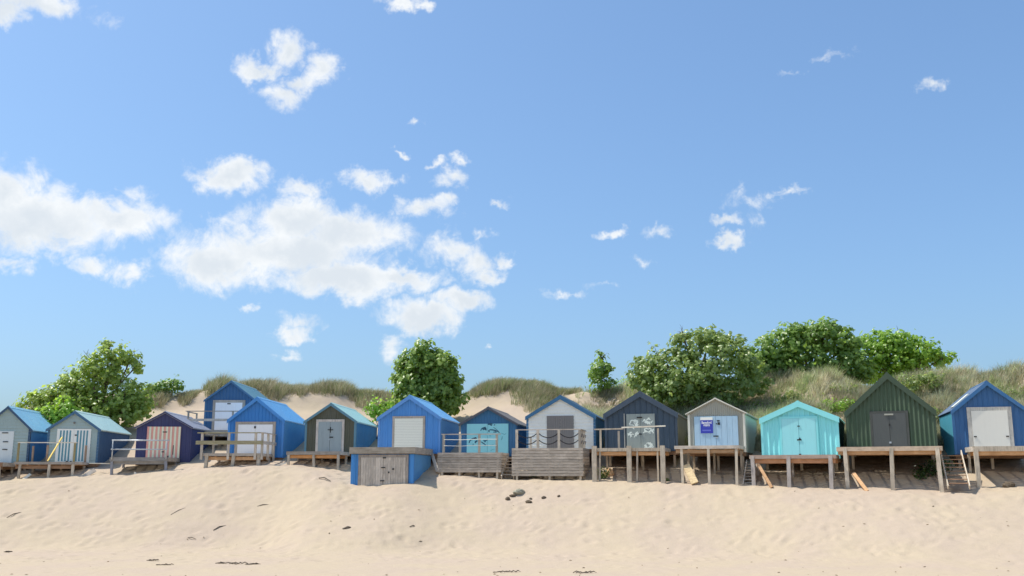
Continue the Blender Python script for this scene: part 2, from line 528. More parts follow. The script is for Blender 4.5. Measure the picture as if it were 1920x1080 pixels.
def hit(px, py, y0=20., y1=110.):
    dx, dy, dz = ray(px, py)
    Ys = np.arange(y0, y1, .04); t = Ys / dy
    d = hbase(dx * t, Ys) - (CAMZ + dz * t)
    i = np.argmax(d > 0)
    if d[i] <= 0: i = len(Ys) - 1
    return Vector((dx * t[i], Ys[i], float(hbase(np.array([dx * t[i]]), Ys[i:i + 1])[0])))

def build_ground():
    dx = .10
    xs = np.concatenate([-np.geomspace(400, 31, 36), np.arange(-30.9, 30.95, dx), np.geomspace(31, 400, 36)])
    ys = np.concatenate([np.linspace(-120, 20, 24), np.linspace(21, 29.5, 34), np.arange(29.6, 55.0, .10), np.arange(55.1, 72, .22), np.geomspace(72.5, 600, 36)])
    X, Y = np.meshgrid(xs, ys)
    Z = hbase(X, Y)
    Yh = np.interp(X, hX, cY)
    bank = np.clip((Y - (Yh - 14)) / 4, .25, 1)
    # trodden, wind-softened surface: pits and hummocks
    near = (np.abs(X) < 45) & (Y > 20) & (Y < 80)
    n = (.055 * vnoise(X, Y, 1.25, 21) + .042 * vnoise(X + .4 * Y, Y, .55, 22) + .026 * vnoise(X, Y, .3, 23))
    Z += np.where(near, n * bank, 0)
    # footprints
    x0, y0 = -30.9, 29.6
    ix0 = 36; iy0 = 24 + 34
    nx = len(np.arange(-30.9, 30.95, dx)); ny = len(np.arange(29.6, 55.0, .10))
    sub = np.zeros((ny, nx))
    r = np.random.default_rng(5)
    for _ in range(3800):
        fx, fy = r.uniform(-30, 30), r.uniform(30, 53.5)
        d = r.uniform(.008, .042) * (1 if fy > 38 else .4); ax = r.uniform(.09, .24); ay = r.uniform(.12, .34); an = r.uniform(-1.2, 1.2)
        i, j = int((fx - x0) / dx), int((fy - y0) / .10)
        a, b, c, e = max(i - 6, 0), min(i + 7, nx), max(j - 7, 0), min(j + 8, ny)
        gx, gy = np.meshgrid(x0 + dx * np.arange(a, b) - fx, y0 + .10 * np.arange(c, e) - fy)
        u = gx * math.cos(an) + gy * math.sin(an); v = -gx * math.sin(an) + gy * math.cos(an)
        q = (u / ax) ** 2 + (v / ay) ** 2
        sub[c:e, a:b] += d * (-np.exp(-q) + .42 * np.exp(-(np.sqrt(q) - 1.5) ** 2 * 3))
    Z[iy0:iy0 + ny, ix0:ix0 + nx] += sub
    nr, nc = X.shape
    idx = np.arange(nr * nc).reshape(nr, nc)
    q = np.stack([idx[:-1, :-1], idx[:-1, 1:], idx[1:, 1:], idx[1:, :-1]], -1).reshape(-1, 4)
    me = np_mesh('sand_ground', np.stack([X, Y, Z], -1).reshape(-1, 3), q)
    o = link('sand_ground', me, M_SAND, None, True)
    tag(o, 'pale trodden beach sand rising as a bank and dune behind the huts', kind='structure')
build_ground()

# ------------------------------------------------------------------ huts
def rib_profile(w, pitch, width, depth, style):
    """list of (x, y) along a ribbed sheet; y negative = proud"""
    n = max(2, round(w / pitch)); p = w / n; pts = []
    for i in range(n):
        x = i * p
        if style == 'round':
            for k in range(6): pts.append((x + p * k / 6, -depth * .5 * (1 - math.cos(2 * math.pi * k / 6))))
        else:
            r = width; e = width * .28
            pts += [(x, 0), (x + (p - r) / 2, 0), (x + (p - r) / 2 + e, -depth), (x + (p + r) / 2 - e, -depth), (x + (p + r) / 2, 0)]
    pts.append((w, 0))
    out = [pts[0]]
    for q in pts[1:]:
        if q[0] - out[-1][0] > 1e-4: out.append(q)
    return out

def ribbed_wall(w, topf, pitch, width, depth, style, z0=0.):
    """sheet in the x-z plane, outside towards -y, with real thickness"""
    pr = rib_profile(w, pitch, width, depth, style)
    brk = [w / 2]
    xs = [p[0] for p in pr]
    mb = MB(); vs = []
    pts = list(pr)
    for b in brk:
        if all(abs(b - x) > .003 for x in xs):
            yb = float(np.interp(b, xs, [p[1] for p in pr])); pts.append((b, yb))
    pts.sort()
    n = len(pts); T = .025
    for (x, y) in pts: vs += [(x, y, z0), (x, y, topf(x)), (x, T, z0), (x, T, topf(x))]
    fs = []
    for i in range(n - 1):
        a = 4 * i; b = a + 4
        fs += [(a, b, b + 1, a + 1), (a + 2, a + 3, b + 3, b + 2), (a, a + 2, b + 2, b), (a + 1, b + 1, b + 3, a + 3)]
    fs += [(0, 1, 3, 2), (4 * n - 4, 4 * n - 2, 4 * n - 1, 4 * n - 3)]
    return mb.add(vs, fs)

def hinge_set(parent, pts):
    for (x, z, w, h) in pts:
        MB().box(x - w / 2, x + w / 2, -.055, -.02, z - h / 2, z + h / 2).build('door_bolt', M_BLACK, parent)

def door_leaf(parent, x0, x1, z0, z1, y, kind, mat, mat2=None, boards=6):
    """one door with boards, slats or stripes as its pieces"""
    e = bpy.data.objects.new('door', None); COL.objects.link(e); e.parent = parent; e.location = (x0, y, z0)
    w, h = x1 - x0, z1 - z0
    if kind == 'plank':
        bw = w / boards
        me = MB().box(.004, bw - .004, -.032, 0, 0, h).mesh('board'); me.materials.append(mat)
        for i in range(boards):
            o = link('board', me, None, e); o.location = (i * bw, -.004 * (i % 2), 0)
        MB().box(0, w, .001, .02, .01, h - .01).build('backing', mat, e)
    elif kind == 'stripe':
        n = boards; m = .07
        MB().box(0, w, -.02, .02, 0, h).build('leaf', mat, e)
        bw = (w - 2 * m) / (2 * n + 1)
        for i in range(n):
            x = m + bw * (2 * i + 1)
            MB().box(x, x + bw, -.028, -.0205, m * 1.6, h - m * 1.3).build('painted_stripe', mat2, e)
    elif kind == 'board_stripe':
        n = boards; bw = w / n
        for i in range(n):
            MB().box(i * bw + .003, (i + 1) * bw - .003, -.03 - .004 * (i % 2), 0, 0, h).build('board', mat if i % 2 else mat2, e)
        MB().box(0, w, .001, .02, .01, h - .01).build('backing', mat, e)
    elif kind == 'roller':
        n = boards; sh = h / n
        for i in range(n):
            z = i * sh
            me = MB().prism([(0, 0)] * 0 or [(0, z + .004), (w, z + .004), (w, z + sh - .004), (0, z + sh - .004)], -.022, 0).build('slat', mat, e)
        MB().box(0, w, .001, .02, .01, h - .01).build('backing', mat2 or mat, e)
    else:   # plain leaf with a thin rebate
        MB().box(.004, w - .004, -.03, .01, 0, h).build('leaf', mat, e)
    return e

class Hut: pass
HUTS = {}

def hut(key, label, Y, th, wl, wr, eave_y, peak, base_y, tips, cols, L=6.0, rib=('box', .19, .06, .028), clap=False,
        side_rib=None, barge_w=.16, trim=True, over=.12, group='beach huts along the dune'):
    """wl, wr: wall edges in photo columns at eave height; tips: roof tips; cols: front, side, roof, trim"""
    H = Hut(); fr = Frame((wl + wr) / 2, eave_y, Y, th); H.fr = fr
    sl, sr = fr.s_of(wl, eave_y), fr.s_of(wr, eave_y)
    w = sr - sl; H.w = w; H.sl = sl
    zb = fr.z_of((wl + wr) / 2, base_y); H.zb = zb
    zp = fr.z_of(peak[0], peak[1], -over) - zb
    tl, tr, ty = tips
    hw = (fr.s_of(tr, ty, -over) - fr.s_of(tl, ty, -over)) / 2
    zt = (fr.z_of(tl, ty, -over) + fr.z_of(tr, ty, -over)) / 2 - zb
    hw = max(hw, w / 2 + .05)
    H.slope = (zp - zt) / hw; H.zp = zp; H.hw = hw; H.L = L
    TH = .07
    mid = w / 2
    top = lambda x: zp - TH - .015 - H.slope * abs(x - mid)
    H.top = top
    org = fr.pt(sl, 0, zb)
    root = thing('beach_hut', label, 'beach hut', org, -R(th), group); H.root = root
    cf, cs, cr, ct = cols
    st, pit, rw, dp = rib
    if clap:
        MB().prism([(0, 0), (w, 0), (w, top(w)), (mid, top(mid)), (0, top(0))], .0, .05).build('gable_wall', cf, root)
        gw = [o for o in root.children][-1]
        bh = .17; z = 0.; zmax = top(mid)
        while z < zmax - .02:
            z1 = min(z + bh, zmax)
            xa = lambda zz: max(0., mid - (zmax - zz) / H.slope) if zz > top(0) else 0.
            a0, a1 = xa(z), xa(z1 - .001)
            poly0 = [(a0, z), (w - a0, z), (w - a1, z1), (a1, z1)]
            mb = MB()
            vs = [(a0, -.046, z), (w - a0, -.046, z), (w - a1, -.010, z1), (a1, -.010, z1), (a0, -.001, z), (w - a0, -.001, z), (w - a1, -.001, z1), (a1, -.001, z1)]
            mb.add(vs, [(0, 1, 2, 3), (7, 6, 5, 4), (0, 4, 5, 1), (1, 5, 6, 2), (2, 6, 7, 3), (3, 7, 4, 0)])
            mb.build('board', cf, gw)
            z += bh
    else:
        ribbed_wall(w, top, pit, rw, dp, st).build('gable_wall', cf, root)
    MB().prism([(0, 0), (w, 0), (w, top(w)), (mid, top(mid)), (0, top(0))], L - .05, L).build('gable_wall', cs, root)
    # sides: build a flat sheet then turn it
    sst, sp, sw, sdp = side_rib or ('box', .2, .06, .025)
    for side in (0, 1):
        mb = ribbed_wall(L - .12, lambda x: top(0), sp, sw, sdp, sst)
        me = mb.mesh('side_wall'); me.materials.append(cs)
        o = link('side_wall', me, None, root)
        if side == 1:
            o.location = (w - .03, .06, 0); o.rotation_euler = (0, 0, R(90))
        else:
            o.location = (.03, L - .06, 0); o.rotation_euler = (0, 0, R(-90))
    # roof: two ribbed sheets
    for sgn in (-1, 1):
        ang = math.atan(H.slope); ln = hw / math.cos(ang)
        RL = L + over + .12
        mb = MB(); pr = rib_profile(RL, .22, .07, .022, 'box'); vs = []; fs = []
        for (t, h) in pr:
            yy = t - over
            for (u, e) in ((0, -h), (ln, -h), (ln, -TH), (0, -TH)):
                ca, sn = math.cos(ang), math.sin(ang)
                vs.append((mid + sgn * (u * ca + e * sn), yy, zp - u * sn + e * ca - .022))
        n = len(pr)
        for i in range(n - 1):
            a = 4 * i; b = a + 4
            for k in range(4):
                k2 = (k + 1) % 4
                f = (a + k, a + k2, b + k2, b + k)
                fs.append(f if sgn < 0 else f[::-1])
        fs += [(0, 3, 2, 1) if sgn < 0 else (0, 1, 2, 3), tuple(4 * n - 4 + k for k in ((0, 1, 2, 3) if sgn < 0 else (3, 2, 1, 0)))]
        mb.add(vs, fs).build('roof_sheet', cr, root)
        # bargeboard on the front gable
        bw = barge_w; e = .0
        x0, x1 = mid, mid + sgn * (hw + .005)
        za = zp - .006; zb1 = zp - H.slope * (hw + .005) - .006
        pl = [(x0, za), (x1, zb1), (x1, zb1 - bw), (x0, za - bw * 1.08)]
        if sgn > 0: pl = pl[::-1]
        MB().prism(pl, -over - .028, -over - .002).build('bargeboard', ct, root)
    MB().prism([(mid - .11, zp - .11 * H.slope + .012), (mid + .11, zp - .11 * H.slope + .012), (mid, zp + .028)], -over + .01, L + .13).build('ridge_cap', cr, root)
    if trim:
        for x in (-.012, w - .10):
            MB().box(x, x + .112, -.045, .03, 0, min(top(0), top(w)) - .01).build('corner_trim', ct, root)
        MB().box(w + .0015, w + .012, -.04, .10, 0, top(w) - .01).build('corner_trim', ct, root)
    # floor frame and piers down into the sand
    MB().box(.03, w - .03, .08, L - .08, -.18, -.003).build('floor_frame', M_BROWN, root)
    for yy in (.25, L * .5, L - .3):
        for xx in (.2, w / 2, w - .2):
            p = fr.pt(sl + xx, yy)
            g = gz(p.x, p.y) - zb - .35
            if g < -.2: MB().box(xx - .06, xx + .06, yy - .06, yy + .06, g, -.181).build('pier', M_POST, root)
    H.X = lambda px, py: fr.s_of(px, py) - sl
    H.Z = lambda px, py: fr.z_of(px, py) - zb
    HUTS[key] = H
    return H

def frame_parts(H, x0, x1, z1, fw, mat, proud=-.075, z0=0.):
    r = H.root
    MB().box(x0 - fw, x0, proud, -.002, z0, z1 + fw).build('door_frame', mat, r)
    MB().box(x1, x1 + fw, proud, -.002, z0, z1 + fw).build('door_frame', mat, r)
    MB().box(x0 + .001, x1 - .001, proud + .004, -.002, z1, z1 + fw).build('door_frame', mat, r)

def doors(H, px0, px1, pyt, kind, mat, mat2=None, leaves=2, boards=5, frame=None, fw=.12, y=-.05, gap=.008, z0=.01, pyref=None):
    pyr = pyref or (pyt + 30)
    x0, x1 = H.X(px0, pyr), H.X(px1, pyr); z1 = H.Z((px0 + px1) / 2, pyt)
    # solid lining behind the leaves
    MB().box(x0 - .002, x1 + .002, -.028, -.001, z0, z1).build('door_lining', mat2 or mat, H.root)
    n = leaves; w = (x1 - x0) / n; res = []
    for i in range(n):
        res.append(door_leaf(H.root, x0 + i * w + gap / 2, x0 + (i + 1) * w - gap / 2, z0, z1 - .003, y, kind, mat, mat2, boards))
    if frame: frame_parts(H, x0, x1, z1, fw, frame)
    return x0, x1, z1, res

P = paint
W_GREY = wood((165, 158, 150), (120, 112, 105), 'z', name='door_frame_timber', var=.06)
th = HUT_TH
# 1 ------------------------------------------------
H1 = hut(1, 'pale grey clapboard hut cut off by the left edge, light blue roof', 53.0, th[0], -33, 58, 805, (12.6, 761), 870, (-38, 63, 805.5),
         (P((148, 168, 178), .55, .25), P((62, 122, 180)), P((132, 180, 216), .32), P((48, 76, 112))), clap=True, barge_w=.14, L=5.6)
x0, x1, z1, lv = doors(H1, -15, 25, 808.5, 'plain', P((196, 206, 220), .45, .15), leaves=1)
hinge_set(lv[0], [(.16 + (x1 - x0) - .55, 1.15, .25, .05), (.16 + (x1 - x0) - .55, .75, .25, .05), ((x1 - x0) - .45, z1 - .1, .3, .05)])
# 2 ------------------------------------------------
H2 = hut(2, 'pale grey clapboard hut with blue and white striped double doors', 53.6, th[1], 91, 187.5, 805, (146, 770), 869, (87.4, 191, 804.8),
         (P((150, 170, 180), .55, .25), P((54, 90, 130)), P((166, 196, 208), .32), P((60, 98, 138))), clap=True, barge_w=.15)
x0, x1, z1, lv = doors(H2, 106, 170, 804, 'stripe', P((216, 222, 228), .45, .1), P((78, 132, 158), .5, .2), leaves=2, boards=4, y=-.06)
hinge_set(lv[1], [(.1, z1 - .35, .10, .06), (.1, .35, .1, .05)]); hinge_set(lv[0], [((x1 - x0) / 2 - .25, .08, .1, .08), ((x1 - x0) / 2 - .05, .08, .08, .08)])
MB().tube([(H2.w / 2, -.05, z1 + .32), (H2.w / 2, -.10, z1 + .32)], .06, 8).build('wall_vent', P((110, 110, 115)), H2.root)
# 3 ------------------------------------------------
H3 = hut(3, 'dark purple-navy hut with faded red and white striped doors', 54.0, th[2], 257, 360, 800, (310, 771.3), 867, (255, 364, 800.7),
         (P((48, 52, 100), .5, .25), P((44, 50, 100), .5, .25), P((134, 140, 164), .42), P((50, 54, 98))), rib=('box', .2, .04, .012), barge_w=.07, trim=False, L=5.6)
x0, x1, z1, lv = doors(H3, 275, 338, 800, 'board_stripe', P((226, 216, 202), .6, .35), P((216, 152, 146), .6, .4), leaves=2, boards=8, y=-.045)
hinge_set(lv[1], [(.06, z1 - .3, .22, .05), (.02, .55, .12, .05), (.55, .65, .04, .5), (.3, .3, .06, .08)]); hinge_set(lv[0], [((x1 - x0) / 2 - .12, .12, .15, .06)])
# 4 ------------------------------------------------
H4 = hut(4, 'steel blue hut set higher behind the bright blue hut, white door', 59.0, th[3], 385, 480, 750, (432.5, 713.3), 808, (383, 482, 750),
         (P((48, 92, 142), .5, .25), P((42, 84, 132)), P((90, 134, 162), .4), P((58, 102, 148))), barge_w=.12)
x0, x1, z1, lv = doors(H4, 403, 454, 755, 'plain', M_WHITE, leaves=1, frame=W_GREY, fw=.15)
hinge_set(lv[0], [((x1 - x0) / 2, z1 - .08, .2, .06)])
# 5 ------------------------------------------------
H5 = hut(5, 'bright blue hut with wide white doors behind a timber railing', 54.0, th[4], 429, 533, 787, (485, 744), 858, (427, 535, 786.8),
         (P((48, 118, 198), .5, .2), P((62, 124, 184), .5, .2), P((92, 152, 212), .34), P((62, 130, 210))), barge_w=.2)
x0, x1, z1, lv = doors(H5, 446, 511, 796, 'plain', M_WHITE, leaves=2, frame=W_GREY, fw=.15)
hinge_set(lv[0], [((x1 - x0) / 2 - .02, z1 - .16, .09, .12)])
# 6 ------------------------------------------------
H6 = hut(6, 'dark olive fronted hut with blue sides, pale teal roof and grey doors', 54.2, th[5], 573, 668, 790, (623.3, 755), 850, (569.5, 670.5, 789.7),
         (P((78, 80, 70), .6, .35), P((68, 120, 164)), P((148, 186, 196), .34), P((84, 126, 154))), rib=('box', .26, .10, .03), barge_w=.15)
x0, x1, z1, lv = doors(H6, 597, 641, 791, 'plain', P((138, 152, 166), .5, .4), leaves=2, frame=wood((196, 190, 184), (150, 140, 130), 'z', name='pale_frame_timber', var=.05), fw=.13)
hinge_set(lv[1], [(.02, 1.25, .3, .04), (.02, 1.25, .04, .3), (.08, .85, .2, .06)])
MB().box(-.06, -.0, -.06, -.03, .7, .76).build('padlock', M_STEEL, lv[1])
# 7 ------------------------------------------------
H7 = hut(7, 'cornflower blue hut with white roller shutter under the round tree', 53.5, th[6], 710, 826, 783, (769, 740.8), 851, (708.5, 829.5, 782.5),
         (P((68, 130, 208), .5, .2), P((84, 138, 190), .5, .2), P((104, 160, 216), .34), P((84, 140, 216))), rib=('box', .30, .16, .035), barge_w=.2)
x0, x1, z1, lv = doors(H7, 740, 793, 784.5, 'roller', P((222, 222, 222), .4, .1), P((150, 150, 150)), leaves=1, boards=22, frame=W_GREY, fw=.12)
# 8 ------------------------------------------------
H8 = hut(8, 'deep teal-blue hut with turquoise doors painted with dark line drawing', 52.8, th[7], 864, 968, 794, (914.4, 762.6), 856, (859.6, 970, 794),
         (P((44, 98, 148), .5, .25), P((46, 92, 144)), P((104, 104, 112), .6), P((70, 74, 90))), rib=('box', .15, .05, .018), barge_w=.13, trim=False)
x0, x1, z1, lv = doors(H8, 875.5, 953.5, 794.5, 'plain', P((124, 190, 214), .45, .12), leaves=2, y=-.045)
def strokes(parent, curves, mat, name, y=-.0335):
    """flat brush strokes painted on a leaf: curves of (points, width)"""
    for pts, wd in curves:
        mb = MB(); n = len(pts); vs = []
        for i, (x, z) in enumerate(pts):
            a = pts[max(i - 1, 0)]; b = pts[min(i + 1, n - 1)]
            d = Vector((b[0] - a[0], b[1] - a[1])).normalized(); nn = Vector((-d.y, d.x))
            k = wd * (.35 + .65 * math.sin(math.pi * (i + .5) / n))
            vs += [(x + nn.x * k, y, z + nn.y * k), (x - nn.x * k, y, z - nn.y * k)]
        mb.add(vs, [(2 * i, 2 * i + 1, 2 * i + 3, 2 * i + 2) for i in range(n - 1)])
        mb.build(name, mat, parent)
INK = P((38, 82, 112), .6, .2)
INK2 = P((92, 158, 180), .6, .2)
ax = lambda px: H8.X(px, 825) - x0           # door-relative coordinates
az_ = lambda py: H8.Z(915, py)
def cv(pts): return [(ax(860 + a / 13.5), az_(780 + b / 13.5)) for a, b in pts]
hw8 = (x1 - x0) / 2
def split_strokes(cs, mat):
    for pts, wd in cs:
        m = sum(p[0] for p in pts) / len(pts)
        if m < hw8: strokes(lv[0], [(pts, wd)], mat, 'painted_stroke')
        else: strokes(lv[1], [([(a - hw8, b) for a, b in pts], wd)], mat, 'painted_stroke')
split_strokes([(cv([(740, 220), (800, 205), (860, 212)]), .05), (cv([(800, 225), (830, 250), (850, 235)]), .03), (cv([(890, 240), (915, 232), (930, 235)]), .03),
               (cv([(760, 380), (800, 355), (870, 360), (940, 378), (1000, 402), (1040, 430)]), .035), (cv([(765, 360), (770, 400), (785, 412)]), .03),
               (cv([(880, 290), (950, 340), (1010, 390)]), .014), (cv([(880, 415), (940, 412), (960, 425)]), .03),
               (cv([(560, 380), (590, 320), (640, 300), (690, 285)]), .03), (cv([(610, 350), (650, 325), (690, 345)]), .06), (cv([(650, 300), (690, 320), (700, 370)]), .04),
               (cv([(270, 690), (285, 640), (310, 610), (360, 590)]), .035), (cv([(330, 590), (380, 575), (460, 565)]), .045), (cv([(400, 565), (430, 555), (465, 575)]), .04),
               (cv([(420, 690), (440, 650), (480, 630)]), .05), (cv([(360, 720), (375, 715), (390, 720)]), .02),
               (cv([(570, 655), (600, 675), (650, 710), (695, 740)]), .03), (cv([(625, 630), (680, 630), (735, 615)]), .03), (cv([(655, 640), (670, 665), (690, 640)]), .03)], INK)
split_strokes([(cv([(1080, 440), (1130, 460), (1170, 480), (1210, 440)]), .02), (cv([(1110, 520), (1100, 580), (1080, 620)]), .03), (cv([(780, 510), (810, 510), (830, 520)]), .02),
               (cv([(230, 750), (300, 755), (390, 740)]), .015), (cv([(640, 770), (740, 750), (830, 745), (900, 720)]), .012), (cv([(810, 890), (850, 860), (900, 850)]), .012)], INK2)
# 9 ------------------------------------------------
H9 = hut(9, 'white clapboard hut with blue gable trim and plain grey doors', 52.0, th[8], 987.5, 1116, 780, (1050, 740.8), 842, (985.5, 1118, 780),
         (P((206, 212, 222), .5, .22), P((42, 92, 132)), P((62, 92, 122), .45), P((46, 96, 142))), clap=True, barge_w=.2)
x0, x1, z1, lv = doors(H9, 1025.5, 1076, 779.5, 'plank', P((110, 110, 117), .6, .3), leaves=2, boards=6)
# 10 -----------------------------------------------
H10 = hut(10, 'dark slate navy hut with grey doors daubed with white brush marks', 51.0, th[9], 1134, 1269, 775, (1200, 733), 846, (1132, 1272, 775),
          (P((54, 72, 94), .5, .22), P((104, 104, 100), .6, .4), P((80, 84, 92), .5), P((56, 72, 94))), rib=('box', .29, .06, .035), barge_w=.28)
x0, x1, z1, lv = doors(H10, 1175, 1228.5, 776, 'plain', P((132, 144, 150), .5, .35), leaves=2)
MB().box(x0 - .13, x0 - .08, -.07, -.002, 0, z1 + .02).build('door_frame', P((150, 152, 156)), H10.root)
DAUB = P((206, 218, 224), .6, .2)
r10 = random.Random(3)
def daubs(leaf, cx, cz, rx, rz, n):
    for k in range(n):
        a = r10.uniform(0, 6.28); q = r10.uniform(.35, 1)
        x, z = cx + rx * q * math.cos(a), cz + rz * q * math.sin(a); t = a + r10.uniform(.8, 2.2); l = r10.uniform(.07, .16)
        pts = [(x + l * math.cos(t) * u + .03 * math.sin(3 * u), z + l * math.sin(t) * u - .04 * u * u) for u in (-1, -.4, .3, 1)]
        strokes(leaf, [(pts, r10.uniform(.018, .042))], DAUB, 'painted_stroke', -.0335 - .0006 * k)
w2 = (x1 - x0) / 2
daubs(lv[0], w2 * .45, z1 * .74, .26, .22, 12); daubs(lv[0], w2 * .4, z1 * .47, .3, .08, 9)
daubs(lv[1], w2 * .55, z1 * .80, .27, .16, 11); daubs(lv[1], w2 * .5, z1 * .56, .3, .1, 11); daubs(lv[1], w2 * .55, z1 * .14, .26, .16, 14)
hinge_set(lv[0], [(w2 - .05, z1 - .2, .28, .07), (w2 - .02, z1 * .45, .14, .06)])
# 11 -----------------------------------------------
H11 = hut(11, 'bare grey corrugated metal hut with pale blue doors and notice', 49.6, th[10], 1289.5, 1396, 775, (1342.4, 745.6), 848, (1284.5, 1399.5, 774.5),
          (P((146, 149, 148), .45, .45), P((186, 196, 190), .5, .6), P((140, 140, 138), .5, .5), P((198, 200, 200))), rib=('round', .10, .05, .03), side_rib=('round', .12, .05, .03), barge_w=.05)
x0, x1, z1, lv = doors(H11, 1302.5, 1384.5, 780.5, 'plank', P((150, 182, 216), .5, .3), leaves=2, boards=4, y=-.05)
w11 = (x1 - x0) / 2
hinge_set(lv[1], [(.02, z1 - .38, .05, .06), (.12, z1 - .24, .14, .06), (.14, z1 - .38, .12, .12), (-.02, .78, .25, .05)])
MB().box(.0, .06, -.07, -.04, .68, .74).build('padlock', M_STEEL, lv[1])
# notice board screwed to the door
sx0, sx1 = H11.X(1314, 797), H11.X(1337, 797); sz1, sz0, szm = H11.Z(1325, 782.5), H11.Z(1325, 812.5), H11.Z(1325, 788)
sp = H11.fr.pt(H11.sl + sx0, -.10, H11.zb + sz0)
sgn = thing('notice_board', 'royal blue notice with white lettering fixed on pale blue doors', 'sign', sp, -R(th[10]))
sw, sh, sm = sx1 - sx0, sz1 - sz0, szm - sz0
MB().box(0, sw, -.012, .012, 0, sm).build('panel', P((44, 56, 170), .4, .08), sgn)
MB().box(0, sw, -.012, .012, sm + .002, sh).build('header_strip', P((216, 222, 226), .4, .1), sgn)
def lettering(txt, x, z, size, mat, parent, wide=None):
    cu = bpy.data.curves.new('lettering', 'FONT'); cu.body = txt; cu.size = size; cu.align_x = 'CENTER'; cu.extrude = .001; cu.offset = size * .02
    t = bpy.data.objects.new('tmp', cu); COL.objects.link(t)
    dg = bpy.context.evaluated_depsgraph_get(); me = bpy.data.meshes.new_from_object(t.evaluated_get(dg))
    bpy.data.objects.remove(t)
    me.materials.clear(); me.materials.append(mat)
    o = link('lettering', me, None, parent); o.location = (x, -.0145, z); o.rotation_euler = (R(90), 0, 0)
    if wide:
        xs = [v.co.x for v in me.vertices]; o.scale = (wide / (max(xs) - min(xs)), 1, 1)
    return o
LW = P((236, 238, 242), .4, .05)
lettering('Beresford', sw / 2, sm * .72, .19, LW, sgn, sw * .80)
lettering('Adams', sw / 2, sm * .54, .19, LW, sgn, sw * .52)
MB().box(sw * .14, sw * .84, -.0145, -.0125, sm * .17, sm * .27).build('printed_bar', P((92, 104, 200), .4, .1), sgn)
MB().box(sw * .2, sw * .78, -.0145, -.0125, sm * .40, sm * .43).build('printed_bar', P((72, 84, 190), .4, .1), sgn)
# 12 -----------------------------------------------
TQ = P((126, 206, 224), .62, .10)
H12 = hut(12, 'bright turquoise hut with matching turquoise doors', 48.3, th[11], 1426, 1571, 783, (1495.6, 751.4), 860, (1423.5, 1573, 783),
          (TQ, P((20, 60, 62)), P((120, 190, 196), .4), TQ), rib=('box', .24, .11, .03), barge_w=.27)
x0, x1, z1, lv = doors(H12, 1466.5, 1530.5, 784.5, 'plain', P((136, 204, 224), .5, .14), leaves=2, frame=TQ, fw=.10)
w12 = (x1 - x0) / 2
hinge_set(lv[1], [(.0, z1 * .80, .12, .04), (.0, z1 * .46, .2, .06), (.03, z1 * .48, .05, .12), (.0, z1 * .10, .1, .05)])
# 13 -----------------------------------------------
GR = P((58, 78, 62), .5, .2)
H13 = hut(13, 'tall dark green corrugated hut with charcoal double doors', 47.2, th[12], 1585, 1753, 771, (1662, 697.8), 840, (1582, 1753.5, 771),
          (GR, P((46, 64, 50)), P((54, 72, 58), .5), P((52, 70, 56), .5, .2)), rib=('round', .20, .1, .055), barge_w=.30, L=5.2)
x0, x1, z1, lv = doors(H13, 1637, 1700, 775, 'plain', P((70, 75, 79), .5, .15), leaves=2, frame=P((60, 64, 64)), fw=.11)
MB().box(-.2, .2, -.06, -.03, z1 - .1, z1 - .03).build('name_plate', P((150, 154, 152)), lv[1])
MB().box(-.06, .03, -.07, -.03, .2, .28).build('padlock', M_STEEL, lv[1])
hinge_set(lv[1], [(.0, z1 * .66, .06, .1)])
# 14 -----------------------------------------------
H14 = hut(14, 'mid blue hut at the right edge with large white door', 46.4, th[13], 1784, 1925, 769, (1850.8, 713.8), 852, (1781, 1927, 768.5),
          (P((46, 92, 148), .5, .22), P((64, 140, 172), .5, .2), P((36, 74, 116), .5), P((48, 100, 158))), rib=('box', .22, .06, .02), barge_w=.2, L=4.4)
x0, x1, z1, lv = doors(H14, 1822, 1891, 770, 'plain', P((206, 208, 212), .4, .06), leaves=1, frame=wood((186, 184, 178), (140, 138, 132), 'z', name='grey_frame_timber', var=.05), fw=.17, y=-.06)
hinge_set(lv[0], [(.1, z1 * .4, .12, .05), (x1 - x0 - .1, z1 * .4, .12, .05)])
# pale rooflight on its left slope
ang = math.atan(H14.slope)
mb = MB(); mid = H14.w / 2
for u0, u1 in ((.95, 1.9),):
    vs = []
    for yy in (.25, .95):
        for u in (u0, u1):
            for e in (.012, .06):
                vs.append((mid - u * math.cos(ang) - e * math.sin(ang), yy, H14.zp - u * math.sin(ang) + e * math.cos(ang)))
    mb.add(vs, [(0, 2, 3, 1), (4, 5, 7, 6), (0, 1, 5, 4), (2, 6, 7, 3), (1, 3, 7, 5), (0, 4, 6, 2)])
mb.build('rooflight', P((214, 220, 222), .3, .1), H14.root)

